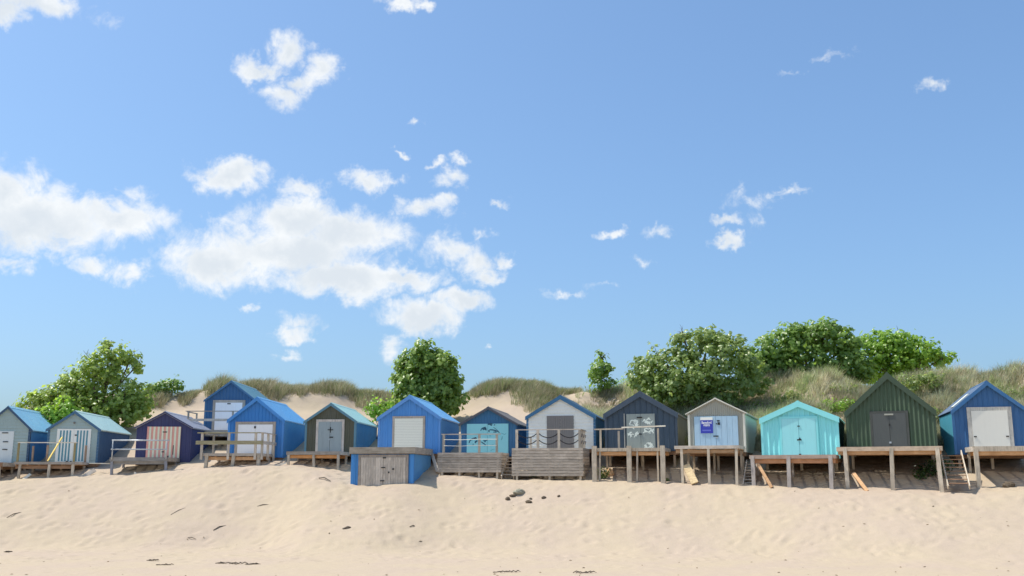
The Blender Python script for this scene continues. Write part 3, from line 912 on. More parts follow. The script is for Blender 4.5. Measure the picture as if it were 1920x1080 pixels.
# ------------------------------------------------------------------ decks
DECKS = {}
def deck(key, label, hk, L_, R_, top, dep, front_d=None, posts=(), beam=M_TAN, post_mat=M_POST, planks=M_GREYWOOD, post_w=.12, group='timber decks in front of the huts',
         joist=M_TAN_Y, fascia=None, back_posts=True, beam_h=.16, pl_t=.045, hang=.0, th_=None, fascia_h=.14, skip_beam=False, Y=None):
    H = HUTS[hk]
    t = math.degrees(H.fr.th) if th_ is None else th_
    Yd = (H.fr.Y - dep * math.cos(R(t))) if Y is None else Y
    fr = Frame((L_ + R_) / 2, top, Yd, t)
    sl, sr = fr.s_of(L_, top), fr.s_of(R_, top); w = sr - sl
    zt = fr.z_of((L_ + R_) / 2, top)
    D = Hut(); D.fr = fr; D.sl = sl; D.w = w; D.zt = zt; D.dep = dep
    root = thing('timber_deck', label, 'deck', fr.pt(sl, 0, zt), -R(t), group); D.root = root
    D.X = lambda px, py, d=0.: fr.s_of(px, py, d) - sl
    D.Z = lambda px, py, d=0.: fr.z_of(px, py, d) - zt
    D.G = lambda x, y: (lambda p: gz(p.x, p.y) - zt)(fr.pt(sl + x, y))
    n = max(4, round(dep / .155)); pw = dep / n
    me = MB().box(0, w, 0, pw - .02, -pl_t, 0).mesh('plank'); me.materials.append(planks)
    for i in range(n):
        o = link('plank', me, None, root); o.location = (random.uniform(-.035, .035), i * pw, random.uniform(-.006, .006)); o.rotation_euler = (0, random.uniform(-.0015, .0015), random.uniform(-.0012, .0012))
    jh = .13
    nj = max(4, round(w / .55))
    mj = MB().box(-.024, .024, .03, dep - .01, -pl_t - .006 - jh, -pl_t - .006).mesh('joist'); mj.materials.append(joist)
    for i in range(nj + 1):
        o = link('joist', mj, None, root); o.location = (.06 + (w - .12) * i / nj, 0, 0)
    zb_ = -pl_t - .006 - jh - .002
    D.zbeam = zb_
    if fascia is not None:
        MB().box(-.01, w + .01, -.03, -.002, -fascia_h, .004).build('fascia', fascia, root)
        for x in (-.03, w + .003): MB().box(x, x + .027, 0, dep - .02, -fascia_h, .003).build('fascia', M_GREYWOOD_Y, root)
    if not skip_beam:
        for yy in (.10, dep - .35):
            MB().box(.03 + hang, w - .03 - hang, yy, yy + .06, zb_ - beam_h, zb_).build('beam', beam, root)
    D.posts = []
    for (px, py) in posts:
        x = min(max(D.X(px, py, .1), .08), w - .08)
        g = D.G(x, .06) - .4
        yc = .099 - post_w / 2
        MB().bar((x + random.uniform(-.07, .07), yc - random.uniform(0, .07), g), (x, yc, -pl_t - .01), post_w, post_w * random.uniform(.9, 1.0), (0, 1, 0)).build('post', post_mat, root)
        if back_posts:
            yb = dep - .36 - post_w
            gb = D.G(x, yb) - .4
            if gb < zb_ - beam_h: MB().box(x - .05, x + .05, yb, yb + post_w - .002, gb, zb_ - .01).build('post', post_mat, root)
    DECKS[key] = D
    return D

def rail_posts(D, pxs, py, h, w=.09, mat=M_GREYWOOD_Z, y=-.05, low=-.2):
    for px in pxs:
        x = D.X(px, py, y)
        MB().box(x - w / 2, x + w / 2, y - w / 2 + .0, y + w / 2, low, h - .001).build('rail_post', mat, D.root)
def rail_bar(D, p, q, w, t, mat, name='rail'):
    MB().bar(p, q, w, t).build(name, mat, D.root)

# deck 1
D1 = deck(1, 'timber deck cut off at the left edge, brown beams', 1, -120, 5, 867, 2.5, posts=[(-60, 885), (-2, 885)], beam=M_BROWN, joist=M_BROWN, fascia=M_BROWN, fascia_h=.2)
# deck 2
D2 = deck(2, 'grey deck with loose yellow batten before the blue striped doors', 2, 27, 140, 866, 2.3, posts=[(38, 885), (92.6, 885), (141, 885)], fascia=M_GREYWOOD, beam=M_BROWN, fascia_h=.13)
hR = D2.Z(85, 830.7)
GW2 = wood((150, 140, 100), (110, 100, 70), 'z', name='mossy_timber', var=.15)
rail_posts(D2, [34, 139.5], 850, hR, mat=GW2, y=.06, low=.002)
for px, yy, hh in ((61, 1.9, hR - .1), (88, 1.9, hR - .05), (160, 1.9, hR - .06)):
    x = min(D2.X(px, 850, yy), D2.w - .06)
    MB().box(x - .045, x + .045, yy, yy + .09, .002, hh).build('rail_post', wood((160, 135, 115), (110, 90, 75), 'z', name='ruddy_post', var=.1), D2.root)
rail_bar(D2, (D2.X(32.6, 831), .06, hR + .025), (D2.X(144, 831), .06, hR + .025), .10, .045, M_PALE)
b0 = D2.fr.pt(D2.sl + D2.X(89.6, 863, .5), .5, D2.zt + .05); b1 = D2.fr.pt(D2.sl + D2.X(110, 819.6, 1.0), 1.55, D2.zt + D2.Z(109, 819.6, 1.5))
o = MB().bar(b0, b1, .07, .05).build('leaning_batten', M_YELLOW); tag(o, 'yellow timber batten leaning up against the blue striped doors', 'timber')
# deck 3
GD = wood((150, 148, 146), (110, 108, 106), 'x', name='silver_timber', var=.1)
D3 = deck(3, 'silver grey deck with thin metal handrails before the red striped doors', 3, 207, 314, 857.7, 2.4, posts=[(206.5, 880), (312.5, 875)], fascia=GD, beam=GD, planks=GD, joist=GD, post_mat=wood((140, 142, 150), (100, 100, 108), 'z', name='blue_grey_post', var=.05), fascia_h=.2)
h1_, h2_ = D3.Z(260, 825.7), D3.Z(260, 842.6)
for px in (212, 313):
    x = D3.X(px, 842, .03); MB().tube([(x, -.06, -.1), (x, -.06, h1_)], .03, 8).build('rail_post', M_STEEL, D3.root, True)
MB().tube([(D3.X(210.7, 826), -.06, h1_), (D3.X(318, 826), -.06, h1_)], .035, 8).build('rail', M_STEEL, D3.root, True)
MB().tube([(D3.X(208.8, 842), -.06, h2_), (D3.X(315, 842), -.06, h2_)], .032, 8).build('rail', M_STEEL, D3.root, True)
# deck 4 (upper hut)
D4 = deck(4, 'small railed deck of the high steel blue hut behind', 4, 356, 450, 806.5, 1.9, posts=[(360, 810), (440, 810)], fascia=M_GREYWOOD, beam=M_GREYWOOD)
h1_, h2_ = D4.Z(400, 771.7), D4.Z(400, 787.5)
rail_posts(D4, [352.5, 436], 790, h1_)
rail_bar(D4, (D4.X(349, 772), -.05, h1_ + .02), (D4.X(448, 772), -.05, h1_ + .02), .12, .045, M_GREYWOOD)
rail_bar(D4, (D4.X(351, 788), -.115, h2_), (D4.X(445, 788), -.115, h2_), .03, .14, M_GREYWOOD)
rail_bar(D4, (D4.X(352.5, 772), .0, h1_ - .02), (D4.X(352.5, 772), 1.75, h1_ - .02), .10, .045, M_GREYWOOD_Y)
MB().box(D4.X(352.5, 772) - .04, D4.X(352.5, 772) + .04, 1.68, 1.76, -.2, h1_ - .045).build('rail_post', M_GREYWOOD_Z, D4.root)
# deck 5
D5 = deck(5, 'weathered deck with stout two bar railing before the wide white doors', 5, 382, 488, 850, 2.4, posts=[(389, 865), (439, 865), (487, 863)], fascia=M_GREYWOOD, beam=M_TAN, post_w=.16)
h1_, h2_ = D5.Z(435, 812.5), D5.Z(435, 830)
LICH = wood((152, 146, 118), (112, 104, 78), 'x', name='lichened_rail', var=.1)
rail_posts(D5, [378.5, 428.5, 479], 835, h1_, w=.11, y=-.09, low=-.32)
xs_ = D5.w + .09
for yy, lo in ((.0, -.32), (1.1, -.32), (2.25, -.5)):
    MB().box(xs_ - .055, xs_ + .055, yy - .09, yy + .02, lo, h1_ - .001).build('rail_post', M_GREYWOOD_Z, D5.root)
xl_ = D5.X(372, 812)
rail_bar(D5, (xl_, -.09, h1_ + .025), (xs_ - .06, -.09, h1_ + .025), .15, .05, LICH)
rail_bar(D5, (xs_, -.16, h1_ + .027), (xs_, 2.4, h1_ + .027), .12, .05, M_GREYWOOD_Y)
rail_bar(D5, (xl_ - .05, -.165, h2_), (xs_ + .07, -.165, h2_), .035, .19, LICH)
rail_bar(D5, (xs_ + .075, -.14, h2_), (xs_ + .075, 2.35, h2_), .035, .17, M_GREYWOOD_Y)
rail_bar(D5, (.02, 0., h1_ - .02), (.02, 2.2, h1_ - .02), .1, .05, M_GREYWOOD_Y)
rail_bar(D5, (-.03, 0., h2_), (-.03, 2.2, h2_), .035, .15, M_GREYWOOD_Y)
MB().box(-.01, .08, 1.3, 1.4, -.2, h1_ - .05).build('rail_post', M_GREYWOOD_Z, D5.root)
# deck 6
D6 = deck(6, 'low open deck on orange beam before the olive hut', 6, 538, 637, 846.5, 2.3, posts=[(542, 860), (588, 865), (635, 868)], beam=wood((212, 158, 104), (176, 116, 66), 'x', name='orange_beam', var=.06), fascia=M_GREYWOOD, fascia_h=.17, planks=M_GREYWOOD)
# deck 8, 9: boxed in with slats
def skirt(D, top_py, bot_py, n, mat, side=True):
    zb1 = D.Z(D_px(D), bot_py); h = -zb1 / n
    for i in range(n):
        z1_ = -i * h - .004; z0_ = -(i + 1) * h + .012
        MB().box(-.02, D.w + .02, -.05 - .004 * (i % 2), -.022, z0_, z1_).build('slat', mat, D.root)
        if side:
            MB().box(D.w + .022, D.w + .05 + .003 * (i % 2), -.02, D.dep - .15, z0_, z1_).build('slat', M_GREYWOOD_Y, D.root)
            MB().box(-.05, -.022, -.02, D.dep - .15, z0_, z1_).build('slat', M_GREYWOOD_Y, D.root)
def D_px(D): return D.mid
D8 = deck(8, 'slat-sided deck with post and wire rail before the turquoise doors', 8, 822.5, 938.5, 848.5, 2.4, posts=[(829, 880), (862, 880), (898, 880), (934, 880)], beam=M_BROWN, planks=M_SLAT, post_w=.10)
D8.mid = 880; skirt(D8, 848.5, 886, 8, M_SLAT)
h1_ = D8.Z(880, 814.7)
rail_posts(D8, [832, 862.6, 898.6, 931.5], 832, h1_, w=.11, y=.12, low=.002)
rail_bar(D8, (D8.X(827, 815), .12, h1_ + .02), (D8.X(938, 815), .12, h1_ + .02), .10, .045, M_GREYWOOD)
for zz in (D8.Z(860, 824), D8.Z(860, 835.6)):
    MB().tube([(D8.X(832, 830), .055, zz), (D8.X(862, 830), .055, zz - .02), (D8.X(898, 830), .055, zz + .01), (D8.X(931, 830), .055, zz)], .014, 5).build('wire', P((190, 195, 200), .4, .1), D8.root)
D9 = deck(9, 'tall slat-sided deck with rope swag railing before the white hut', 9, 961.5, 1092, 840, 2.4, posts=[(970, 880), (1030, 880), (1088, 880)], beam=M_BROWN, planks=M_SLAT, post_w=.10)
D9.mid = 1027; skirt(D9, 840, 893, 10, M_SLAT)
h1_ = D9.Z(1030, 806)
fx = [D9.X(p, 825, .12) for p in (969, 1008.5, 1048, 1087)]
for x in fx: MB().box(x - .06, x + .06, .06, .18, .002, h1_ - .001).build('rail_post', M_GREYWOOD_Z, D9.root)
rail_bar(D9, (fx[0] - .05, .12, h1_ + .02), (fx[3] + .08, .12, h1_ + .02), .11, .045, M_GREYWOOD)
sy = [.95, 1.75]
for yy in sy: MB().box(fx[3] - .05, fx[3] + .05, yy, yy + .1, .002, h1_ - .001).build('rail_post', M_GREYWOOD_Z, D9.root)
rail_bar(D9, (fx[3], .19, h1_ + .022), (fx[3], 2.3, h1_ + .022), .11, .045, M_GREYWOOD_Y)
MB().box(D9.X(995, 830, 2.) - .05, D9.X(995, 830, 2.) + .05, 1.95, 2.05, .002, h1_ - .28).build('rail_post', M_GREYWOOD_Z, D9.root)
def swag(a, b, drop):
    a, b = Vector(a), Vector(b)
    return [a.lerp(b, t) - Vector((0, 0, drop * 4 * t * (1 - t))) for t in np.linspace(0, 1, 9)]
for i in range(3):
    for zz in (.66, .30):
        MB().tube(swag((fx[i] + .06, .12, h1_ * zz + .12), (fx[i + 1] - .06, .12, h1_ * zz + .12), .2), .024, 6).build('rope', M_ROPE, D9.root, True)
pts_ = [.18, .95, 1.75, 2.35]
for i in range(3):
    for zz in (.66, .30):
        MB().tube(swag((fx[3], pts_[i] + .05, h1_ * zz + .12), (fx[3], pts_[i + 1], h1_ * zz + .12), .16), .024, 6).build('rope', M_ROPE, D9.root, True)
# deck 10
D10 = deck(10, 'open deck on thick square posts with thin handrail before the navy hut', 10, 1117, 1246, 840, 2.5, posts=[(1126, 880), (1196, 880), (1234, 880)], fascia=M_POST, beam=M_TAN, post_w=.08, fascia_h=.16, back_posts=True)
for px in (1114.8, 1180, 1243):
    x = D10.X(px, 870, -.15); g = D10.G(x, -.15) - .4
    MB().box(x - .11, x + .11, -.26, -.04, g, .10).build('post', M_POST, D10.root)
h1_ = D10.Z(1180, 803.5)
for px in (1126, 1234):
    x = D10.X(px, 820, .1); MB().box(x - .045, x + .045, .06, .15, .002, h1_ - .001).build('rail_post', M_POST, D10.root)
x = D10.X(1160, 820, 1.4); MB().box(x - .05, x + .05, 1.4, 1.5, .002, h1_ - .05).build('rail_post', M_GREYWOOD_Z, D10.root)
rail_bar(D10, (D10.X(1113.7, 804), .1, h1_ - .02), (D10.X(1168, 804), .1, h1_ + .0), .12, .06, M_POST)
rail_bar(D10, (D10.X(1165, 804), .12, h1_ + .06), (D10.X(1247.5, 804), .12, h1_ + .11), .12, .06, M_PALE)
# deck 11
D11 = deck(11, 'high deck on slim posts before the grey metal hut', 11, 1265, 1385, 835.5, 2.4, posts=[(1279, 870), (1329.5, 870), (1382, 870)], fascia=M_GREYWOOD, beam=wood((178, 148, 116), (128, 100, 74), 'x', name='aged_beam', var=.08), fascia_h=.15)
# deck 12
D12 = deck(12, 'wide deck on three grey posts before the turquoise hut', 12, 1406, 1567, 853, 2.3, posts=[(1412.5, 885), (1480, 885), (1559, 888)], fascia=wood((164, 146, 134), (124, 106, 96), 'x', name='mauve_fascia', var=.05), beam=wood((190, 142, 106), (150, 104, 72), 'x', name='red_beam', var=.06), fascia_h=.17, post_w=.17, post_mat=wood((172, 166, 162), (128, 120, 116), 'z', name='grey_post', var=.06), beam_h=.19)
# deck 13
D13 = deck(13, 'widest deck on pale posts before the tall green hut', 13, 1569, 1766, 837.5, 2.4, posts=[(1586.5, 880), (1674, 880), (1760, 880)], fascia=wood((190, 172, 152), (140, 122, 104), 'x', name='pale_fascia', var=.05), fascia_h=.19, post_w=.17, beam_h=.16)
# deck 14
D14 = deck(14, 'deck running out of the right edge before the mid blue hut', 14, 1825, 1990, 836.5, 2.4, posts=[(1829, 880), (1990, 880)], fascia=M_POST, beam=M_TAN, fascia_h=.22, post_w=.18, beam_h=.2)

# ------------------------------------------------------------------ storage box under hut 7
def storage_box():
    t = th[6]; Y = 49.0
    fr = Frame(718.5, 880, Y, t)
    sl, sr = fr.s_of(659.5, 860), fr.s_of(776, 860); w = sr - sl
    zt = fr.z_of(718, 839); zg = fr.z_of(718, 913) - .5
    root = thing('storage_shed', 'low blue flat-topped storage shed with bare plank doors sunk in sand', 'shed', fr.pt(sl, 0, zg), -R(t))
    h = zt - zg - .32; Ld = 4.4
    BL = P((60, 128, 204), .5, .2); BL2 = P((74, 136, 196), .5, .2)
    ribbed_wall(w, lambda x: h, .30, .16, .035, 'box').build('wall', BL, root)
    for side in (0, 1):
        me = ribbed_wall(Ld - .06, lambda x: h, .22, .07, .025, 'box').mesh('wall'); me.materials.append(BL2)
        o = link('wall', me, None, root)
        if side: o.location = (w - .03, .03, 0); o.rotation_euler = (0, 0, R(90))
        else: o.location = (.03, Ld - .03, 0); o.rotation_euler = (0, 0, R(-90))
    for x in (-.015, w - .13): MB().box(x, x + .145, -.05, .02, 0, h - .003).build('corner_trim', BL, root)
    MB().box(w + .0015, w + .015, -.045, .16, 0, h - .003).build('corner_trim', BL, root)
    # doors
    x0, x1 = fr.s_of(677, 885) - sl, fr.s_of(761, 885) - sl; z1 = fr.z_of(718, 857.5) - zg; z0 = fr.z_of(718, 914) - zg
    WD = wood((188, 180, 170), (144, 136, 128), 'z', name='silver_door_boards', var=.12)
    WF = wood((150, 142, 134), (110, 102, 95), 'z', name='shed_frame', var=.05)
    MB().box(x0, x1, -.03, -.001, z0 - .3, z1).build('door_lining', WF, root)
    for i in range(2):
        a = x0 + (x1 - x0) / 2 * i
        e = door_leaf(root, a + .006, a + (x1 - x0) / 2 - .006, z0, z1 - .005, -.05, 'plank', WD, None, 9)
        ww = (x1 - x0) / 2
        if i == 0: hinge_set(e, [(ww - .03, .32, .2, .05), (ww - .0, .95, .2, .05)])
        else: hinge_set(e, [(.05, 1.42, .16, .06), (.08, .05, .14, .06), (.28, .72, .07, .08), (.5, .88, .07, .09)])
    fw = .13
    MB().box(x0 - fw, x0 - .001, -.085, -.002, z0 - .3, z1 + fw).build('door_frame', WF, root)
    MB().box(x1 + .001, x1 + fw, -.085, -.002, z0 - .3, z1 + fw).build('door_frame', WF, root)
    MB().box(x0, x1, -.081, -.002, z1, z1 + fw).build('door_frame', WF, root)
    MB().box(x0, x1, -.10, -.002, z0 - .12, z0 - .01).build('door_sill', M_BROWN, root)
    # flat top: fascia and planks
    T = h + .32
    for i in range(28):
        y = -.1 + i * .16
        MB().box(-.06, w + .06, y, y + .145, T - .04, T).build('plank', M_GREYWOOD, root)
    MB().box(-.09, w + .09, -.16, -.105, T - .30, T + .012).build('fascia', wood((156, 148, 136), (112, 104, 92), 'x', name='shed_fascia', var=.05), root)
    for x in (-.088, w + .062): MB().box(x, x + .026, -.1, Ld - .02, T - .30, T + .010).build('fascia', M_GREYWOOD_Y, root)
    MB().box(.02, w - .02, .03, Ld, h + .002, T - .045).build('roof_frame', M_BROWN, root)
    return fr
storage_box()
a = at(810, 851, 53.0); b = at(820.5, 884, 51.2)
o = MB().bar(a, b, .16, .05, (0, 1, 0)).build('leaning_plank', M_GREYWOOD); tag(o, 'grey plank sloping down behind the blue storage shed', 'plank')

# ------------------------------------------------------------------ steps
def steps(label, p_top, p_bot, width, n, th_, mat, str_mat, both=True, cat='steps', tilt=None):
    """p_top, p_bot: world points on the left stringer; treads run along the width"""
    p_top, p_bot = Vector(p_top), Vector(p_bot)
    root = thing('wooden_steps', label, cat, p_bot, -R(th_), 'timber steps between decks')
    m = Matrix.Rotation(R(th_), 4, 'Z'); d = m @ (p_top - p_bot); d.x = 0
    for i in range(n):
        f = (i + .5) / n
        MB().box(.03, width - .03, d.y * f - .11, d.y * f + .11, d.z * f - .02, d.z * f + .02).build('tread', mat, root)
    ext = d.normalized() * .15
    for x in ((.0, width) if both else (width,)):
        MB().bar(Vector((x, 0, 0)) - ext, Vector((x, d.y, d.z)) + ext, .045, .2, (0, 1, 0)).build('stringer', str_mat, root)
    if tilt: root.rotation_euler = tilt
    return root
steps('narrow timber steps between the two slat-sided decks', at(941, 856, 52.2), at(941, 893, 50.2), .62, 6, 9, M_GREYWOOD, M_GREYWOOD_Y)
steps('dark steps beneath the high deck of the grey metal hut', at(1397, 868, 49.2), at(1394, 908, 47.4), .5, 7, 19, M_GREYWOOD, M_GREYWOOD_Y)
steps('open timber steps with pale side rail between green and mid blue huts', at(1775, 851, 45.6), at(1777, 910, 43.9), .86, 8, 18, M_BROWN, M_POST)
st = steps('broken grey steps lying tilted under the silver grey deck', at(214, 868, 52.6), at(214, 890, 51.2), .95, 4, -4, M_GREYWOOD, GD)
st.rotation_euler = (R(-12), R(20), R(-20))
st.location = at(213, 892, 51.7)

# ------------------------------------------------------------------ loose timbers under decks
def loose(px0, py0, px1, py1, Y0, Y1, w, t, mat, label, name='timber_prop', cat='timber'):
    o = MB().bar(at(px0, py0, Y0), at(px1, py1, Y1), w, t, (0, 1, 0)).build(name, mat)
    tag(o, label, cat)
loose(1421, 870, 1447, 914, 46.8, 46.2, .13, .09, M_TAN, 'tan timber prop slanting under the turquoise hut deck')
loose(1600, 887, 1626, 921, 45.6, 44.9, .15, .09, M_TAN, 'short tan timber prop slanting under the green hut deck')
loose(1286, 872, 1303, 906, 47.8, 47.3, .34, .10, wood((212, 190, 150), (150, 124, 90), 'x', name='rotten_timber', var=.05), 'thick rotten pale timber slumped under the grey metal hut deck', 'rotten_timber')
loose(43, 900, 57, 889, 51.0, 51.4, .14, .05, M_PALE, 'pale loose board lying under the left grey deck', 'loose_board', 'board')
loose(150, 898, 178, 881, 51.2, 51.9, .22, .05, M_GREYWOOD, 'grey board sloping down beside the left grey deck', 'loose_board', 'board')
loose(168, 868.8, 206, 869.2, 52.0, 52.0, .05, .1, M_PALE, 'white horizontal board bridging the two left decks', 'bridging_board', 'board')
loose(413, 882, 431, 872, 51.8, 52.2, .10, .05, M_PALE, 'pale splintered board under the bright blue hut deck', 'loose_board', 'board')
loose(510, 876, 536, 868, 51.3, 51.5, .06, .06, M_PALE, 'bleached branch lying on sand beside the bright blue hut deck', 'bleached_branch', 'branch')
loose(252, 886, 262, 894, 51.4, 51.3, .08, .05, M_PALE, 'splintered white stick under the silver grey deck', 'splintered_stick', 'stick')

# ------------------------------------------------------------------ vegetation
def leaves_np(C, Nrm, size, r):
    """folded rhombic leaves: C centres, Nrm facing directions"""
    n = len(C)
    Nn = Nrm / (np.linalg.norm(Nrm, axis=1, keepdims=True) + 1e-9)
    rd = r.normal(size=(n, 3)); U = np.cross(Nn, rd); U /= np.linalg.norm(U, axis=1, keepdims=True) + 1e-9
    Wv = np.cross(Nn, U)
    s = size * r.uniform(.65, 1.3, (n, 1))
    drop = Nn * s * .18
    p0 = C - U * s * .5; p2 = C + U * s * .55 - drop * .8
    p1 = C + Wv * s * .42 - drop; p3 = C - Wv * s * .42 - drop
    V = np.stack([p0, p1, C + Nn * 0, p2, p3], 1)     # 5 points: base, side, rib, tip, side
    idx = np.arange(n)[:, None] * 5
    Fq = np.concatenate([idx + np.array([[0, 1, 2]]), idx + np.array([[1, 3, 2]]), idx + np.array([[0, 2, 4]]), idx + np.array([[2, 3, 4]])])
    return V.reshape(-1, 3), Fq

def tree(name, label, lobes, Y, base_px, mat, bark, cat='tree', leaf=.2, dens=5.0, per=15, spread=.26, seed=1, twigs=0, group=None, ydepth=.8, trunk_r=.16, open_=0., inner=.35):
    r = np.random.default_rng(seed); rr = random.Random(seed)
    k = Y / F
    b = at(base_px[0], base_px[1], Y); b.z = gz(b.x, b.y) - .1
    root = thing(name, label, cat, b, 0, group)
    Cs, Ns = [], []; tips = []
    for (px, py, rx, ry) in lobes:
        c = np.array(at(px, py, Y + rr.uniform(-.5, .5)))
        rad = np.array([rx * k, (rx + ry) * .5 * k * ydepth, ry * k])
        tips.append((c, rad))
    for (c, rad) in tips:
        area = 4 * math.pi * ((rad[0] * rad[1]) ** 1.6 / 3 + (rad[0] * rad[2]) ** 1.6 / 3 + (rad[1] * rad[2]) ** 1.6 / 3) ** (1 / 1.6)
        nc = max(8, int(area * dens))
        d = r.normal(size=(nc, 3)); d /= np.linalg.norm(d, axis=1, keepdims=True)
        q = np.where(r.random((nc, 1)) < inner, r.uniform(.35, .85, (nc, 1)), r.uniform(.80, 1.0, (nc, 1)) + .22 * r.random((nc, 1)) ** 3)
        q = q * (1 + .30 * vnoise(c[0] + d[:, 0] * rad[0] + d[:, 1], c[2] + d[:, 2] * rad[2] - d[:, 1], .9, seed + 7))[:, None]
        cc = c + d * rad * q
        # lumpy surface and gaps
        lump = vnoise(cc[:, 0] + cc[:, 1], cc[:, 2] + .5 * cc[:, 1], .8, seed + 50)
        keep = lump > (-.5 + open_)
        cc, d = cc[keep], d[keep]
        sp = spread * r.uniform(.6, 1.3, (len(cc), 1, 1))
        off = r.normal(size=(len(cc), per, 3)) * sp * np.array([1, 1, .75])
        P_ = cc[:, None, :] + off
        up = np.array([0, 0, .75])
        nrm = d[:, None, :] * .55 + up + off / (spread + 1e-6) * .55 + np.array([-.25, -.35, 0]) + r.normal(size=off.shape) * .38
        Cs.append(P_.reshape(-1, 3)); Ns.append(nrm.reshape(-1, 3))
    C = np.concatenate(Cs); Nn = np.concatenate(Ns)
    g = hbase(C[:, 0], C[:, 1]); kp = C[:, 2] > g + .03; C, Nn = C[kp], Nn[kp]
    V, Fc = leaves_np(C, Nn, leaf, r)
    me = np_mesh('crown', V - np.array(b), Fc); me.materials.append(mat)
    link('crown', me, None, root)
    # trunk and limbs
    mb = MB()
    cen = Vector(sum((t[0] for t in tips), np.zeros(3)) / len(tips))
    fork = Vector((b.x * .7 + cen.x * .3, b.y, b.z * .62 + cen.z * .38))
    mb.tube([b - b, (fork - b) * .5 + Vector((rr.uniform(-.1, .1), 0, 0)), fork - b], [trunk_r, trunk_r * .85, trunk_r * .7], 8)
    for (c, rad) in tips:
        e = Vector(c) - b; f = fork - b
        m = f.lerp(e, .5) + Vector((rr.uniform(-.2, .2), rr.uniform(-.2, .2), rr.uniform(0, .25)))
        mb.tube([f, m, e], [trunk_r * .5, trunk_r * .36, trunk_r * .2], 6)
        for _ in range(5):
            dv = Vector((rr.gauss(0, 1), rr.gauss(0, 1), rr.gauss(.4, 1))).normalized()
            q = e + Vector((dv.x * rad[0], dv.y * rad[1], dv.z * rad[2])) * .9
            mb.tube([m.lerp(e, .6), e.lerp(q, .5) + Vector((0, 0, .1)), q], [trunk_r * .18, .02, .008], 5)
    mb.build('trunk', bark, root, True)
    for _ in range(twigs):
        (c, rad) = rr.choice(tips)
        e = Vector(c) - b
        dv = Vector((rr.uniform(-.7, .7), rr.uniform(-.4, .4), rr.uniform(.5, 1))).normalized()
        q = e + Vector((dv.x * rad[0], dv.y * rad[1], dv.z * rad[2])) * rr.uniform(1.1, 1.5)
        mb2 = MB().tube([e, e.lerp(q, .6) + Vector((rr.uniform(-.1, .1), 0, 0)), q], [.03, .02, .007], 5)
        for s_ in range(2):
            w0 = e.lerp(q, rr.uniform(.5, .85)); mb2.tube([w0, w0 + Vector((rr.uniform(-.35, .35), 0, rr.uniform(.1, .35)))], [.011, .005], 4)
        mb2.build('bare_twig', bark, root)
    return root

L_TREE = leaf_mat('leaf_sycamore', (.13, .22, .045), (.32, .46, .12))
L_ROUND = leaf_mat('leaf_round_tree', (.13, .22, .045), (.37, .49, .13))
L_OLIVE = leaf_mat('leaf_wind_pruned', (.18, .27, .06), (.44, .54, .16))
L_LIME = leaf_mat('leaf_lime', (0.184, 0.313, 0.040), (0.350, 0.524, 0.087))
L_BIG = leaf_mat('leaf_big_tree', (.16, .23, .065), (.40, .49, .19))
L_DARK = leaf_mat('leaf_dark', (0.038, 0.079, 0.028), (0.091, 0.158, 0.050))
L_GREY = leaf_mat('leaf_hill_shrub', (0.170, 0.227, 0.079), (0.356, 0.433, 0.151))
M_BARK = wood((104, 92, 80), (62, 54, 46), 'z', name='bark', var=.1)

tree('wind_pruned_tree', 'open wind-pruned tree with bare twigs behind the left huts',
     [(105, 750, 44, 22), (70, 758, 34, 18), (120, 768, 60, 20), (150, 728, 40, 26), (198, 704, 36, 26), (215, 664, 32, 20), (180, 688, 40, 24), (132, 716, 30, 22), (242, 744, 36, 32), (205, 762, 62, 26), (160, 756, 54, 24), (246, 672, 16, 14), (205, 646, 14, 10), (258, 684, 8, 12), (90, 742, 30, 18), (230, 775, 46, 20), (262, 752, 24, 22)],
     61.5, (190, 800), L_OLIVE, M_BARK, leaf=.25, dens=4.6, per=12, spread=.17, seed=3, twigs=20, open_=.15, inner=.26)
tree('lime_shrub', 'bright lime green shrub squeezed between the two pale clapboard huts', [(112, 768, 24, 20), (96, 776, 16, 16), (130, 772, 18, 16)], 58.8, (110, 800), L_LIME, M_BARK, 'shrub', leaf=.22, dens=7, per=12, spread=.16, seed=4, trunk_r=.06)
tree('dune_shrub', 'low green shrub on the dune top right of the left tree', [(300, 728, 26, 13), (325, 722, 24, 11), (278, 740, 18, 14)], 67, (305, 745), L_TREE, M_BARK, 'shrub', leaf=.22, dens=6, per=12, spread=.17, seed=5, trunk_r=.05)
tree('round_tree', 'dense round green tree rising behind the roller shutter hut', [(800, 705, 54, 50), (770, 722, 34, 38), (834, 722, 34, 36), (798, 662, 32, 25), (758, 748, 27, 24), (846, 748, 26, 25), (800, 756, 46, 22), (800, 692, 30, 30), (815, 720, 26, 24), (768, 682, 25, 24), (830, 684, 27, 26)],
     62.5, (805, 800), L_ROUND, M_BARK, leaf=.30, dens=5.0, per=13, spread=.17, seed=6, inner=.22, open_=.10)
tree('small_shrub', 'small light green shrub left of the roller shutter hut', [(708, 768, 18, 18), (720, 758, 12, 10)], 60, (708, 785), L_LIME, M_BARK, 'shrub', leaf=.22, dens=7, per=12, spread=.16, seed=7, trunk_r=.05)
tree('sapling', 'lone leafy sapling on the grassy dune top above the white hut', [(1124, 694, 20, 17), (1128, 672, 9, 11), (1142, 692, 11, 10), (1118, 706, 18, 12), (1130, 718, 24, 10)], 65, (1127, 712), L_TREE, M_BARK, leaf=.24, dens=5, per=11, spread=.17, seed=8, trunk_r=.06, twigs=2)
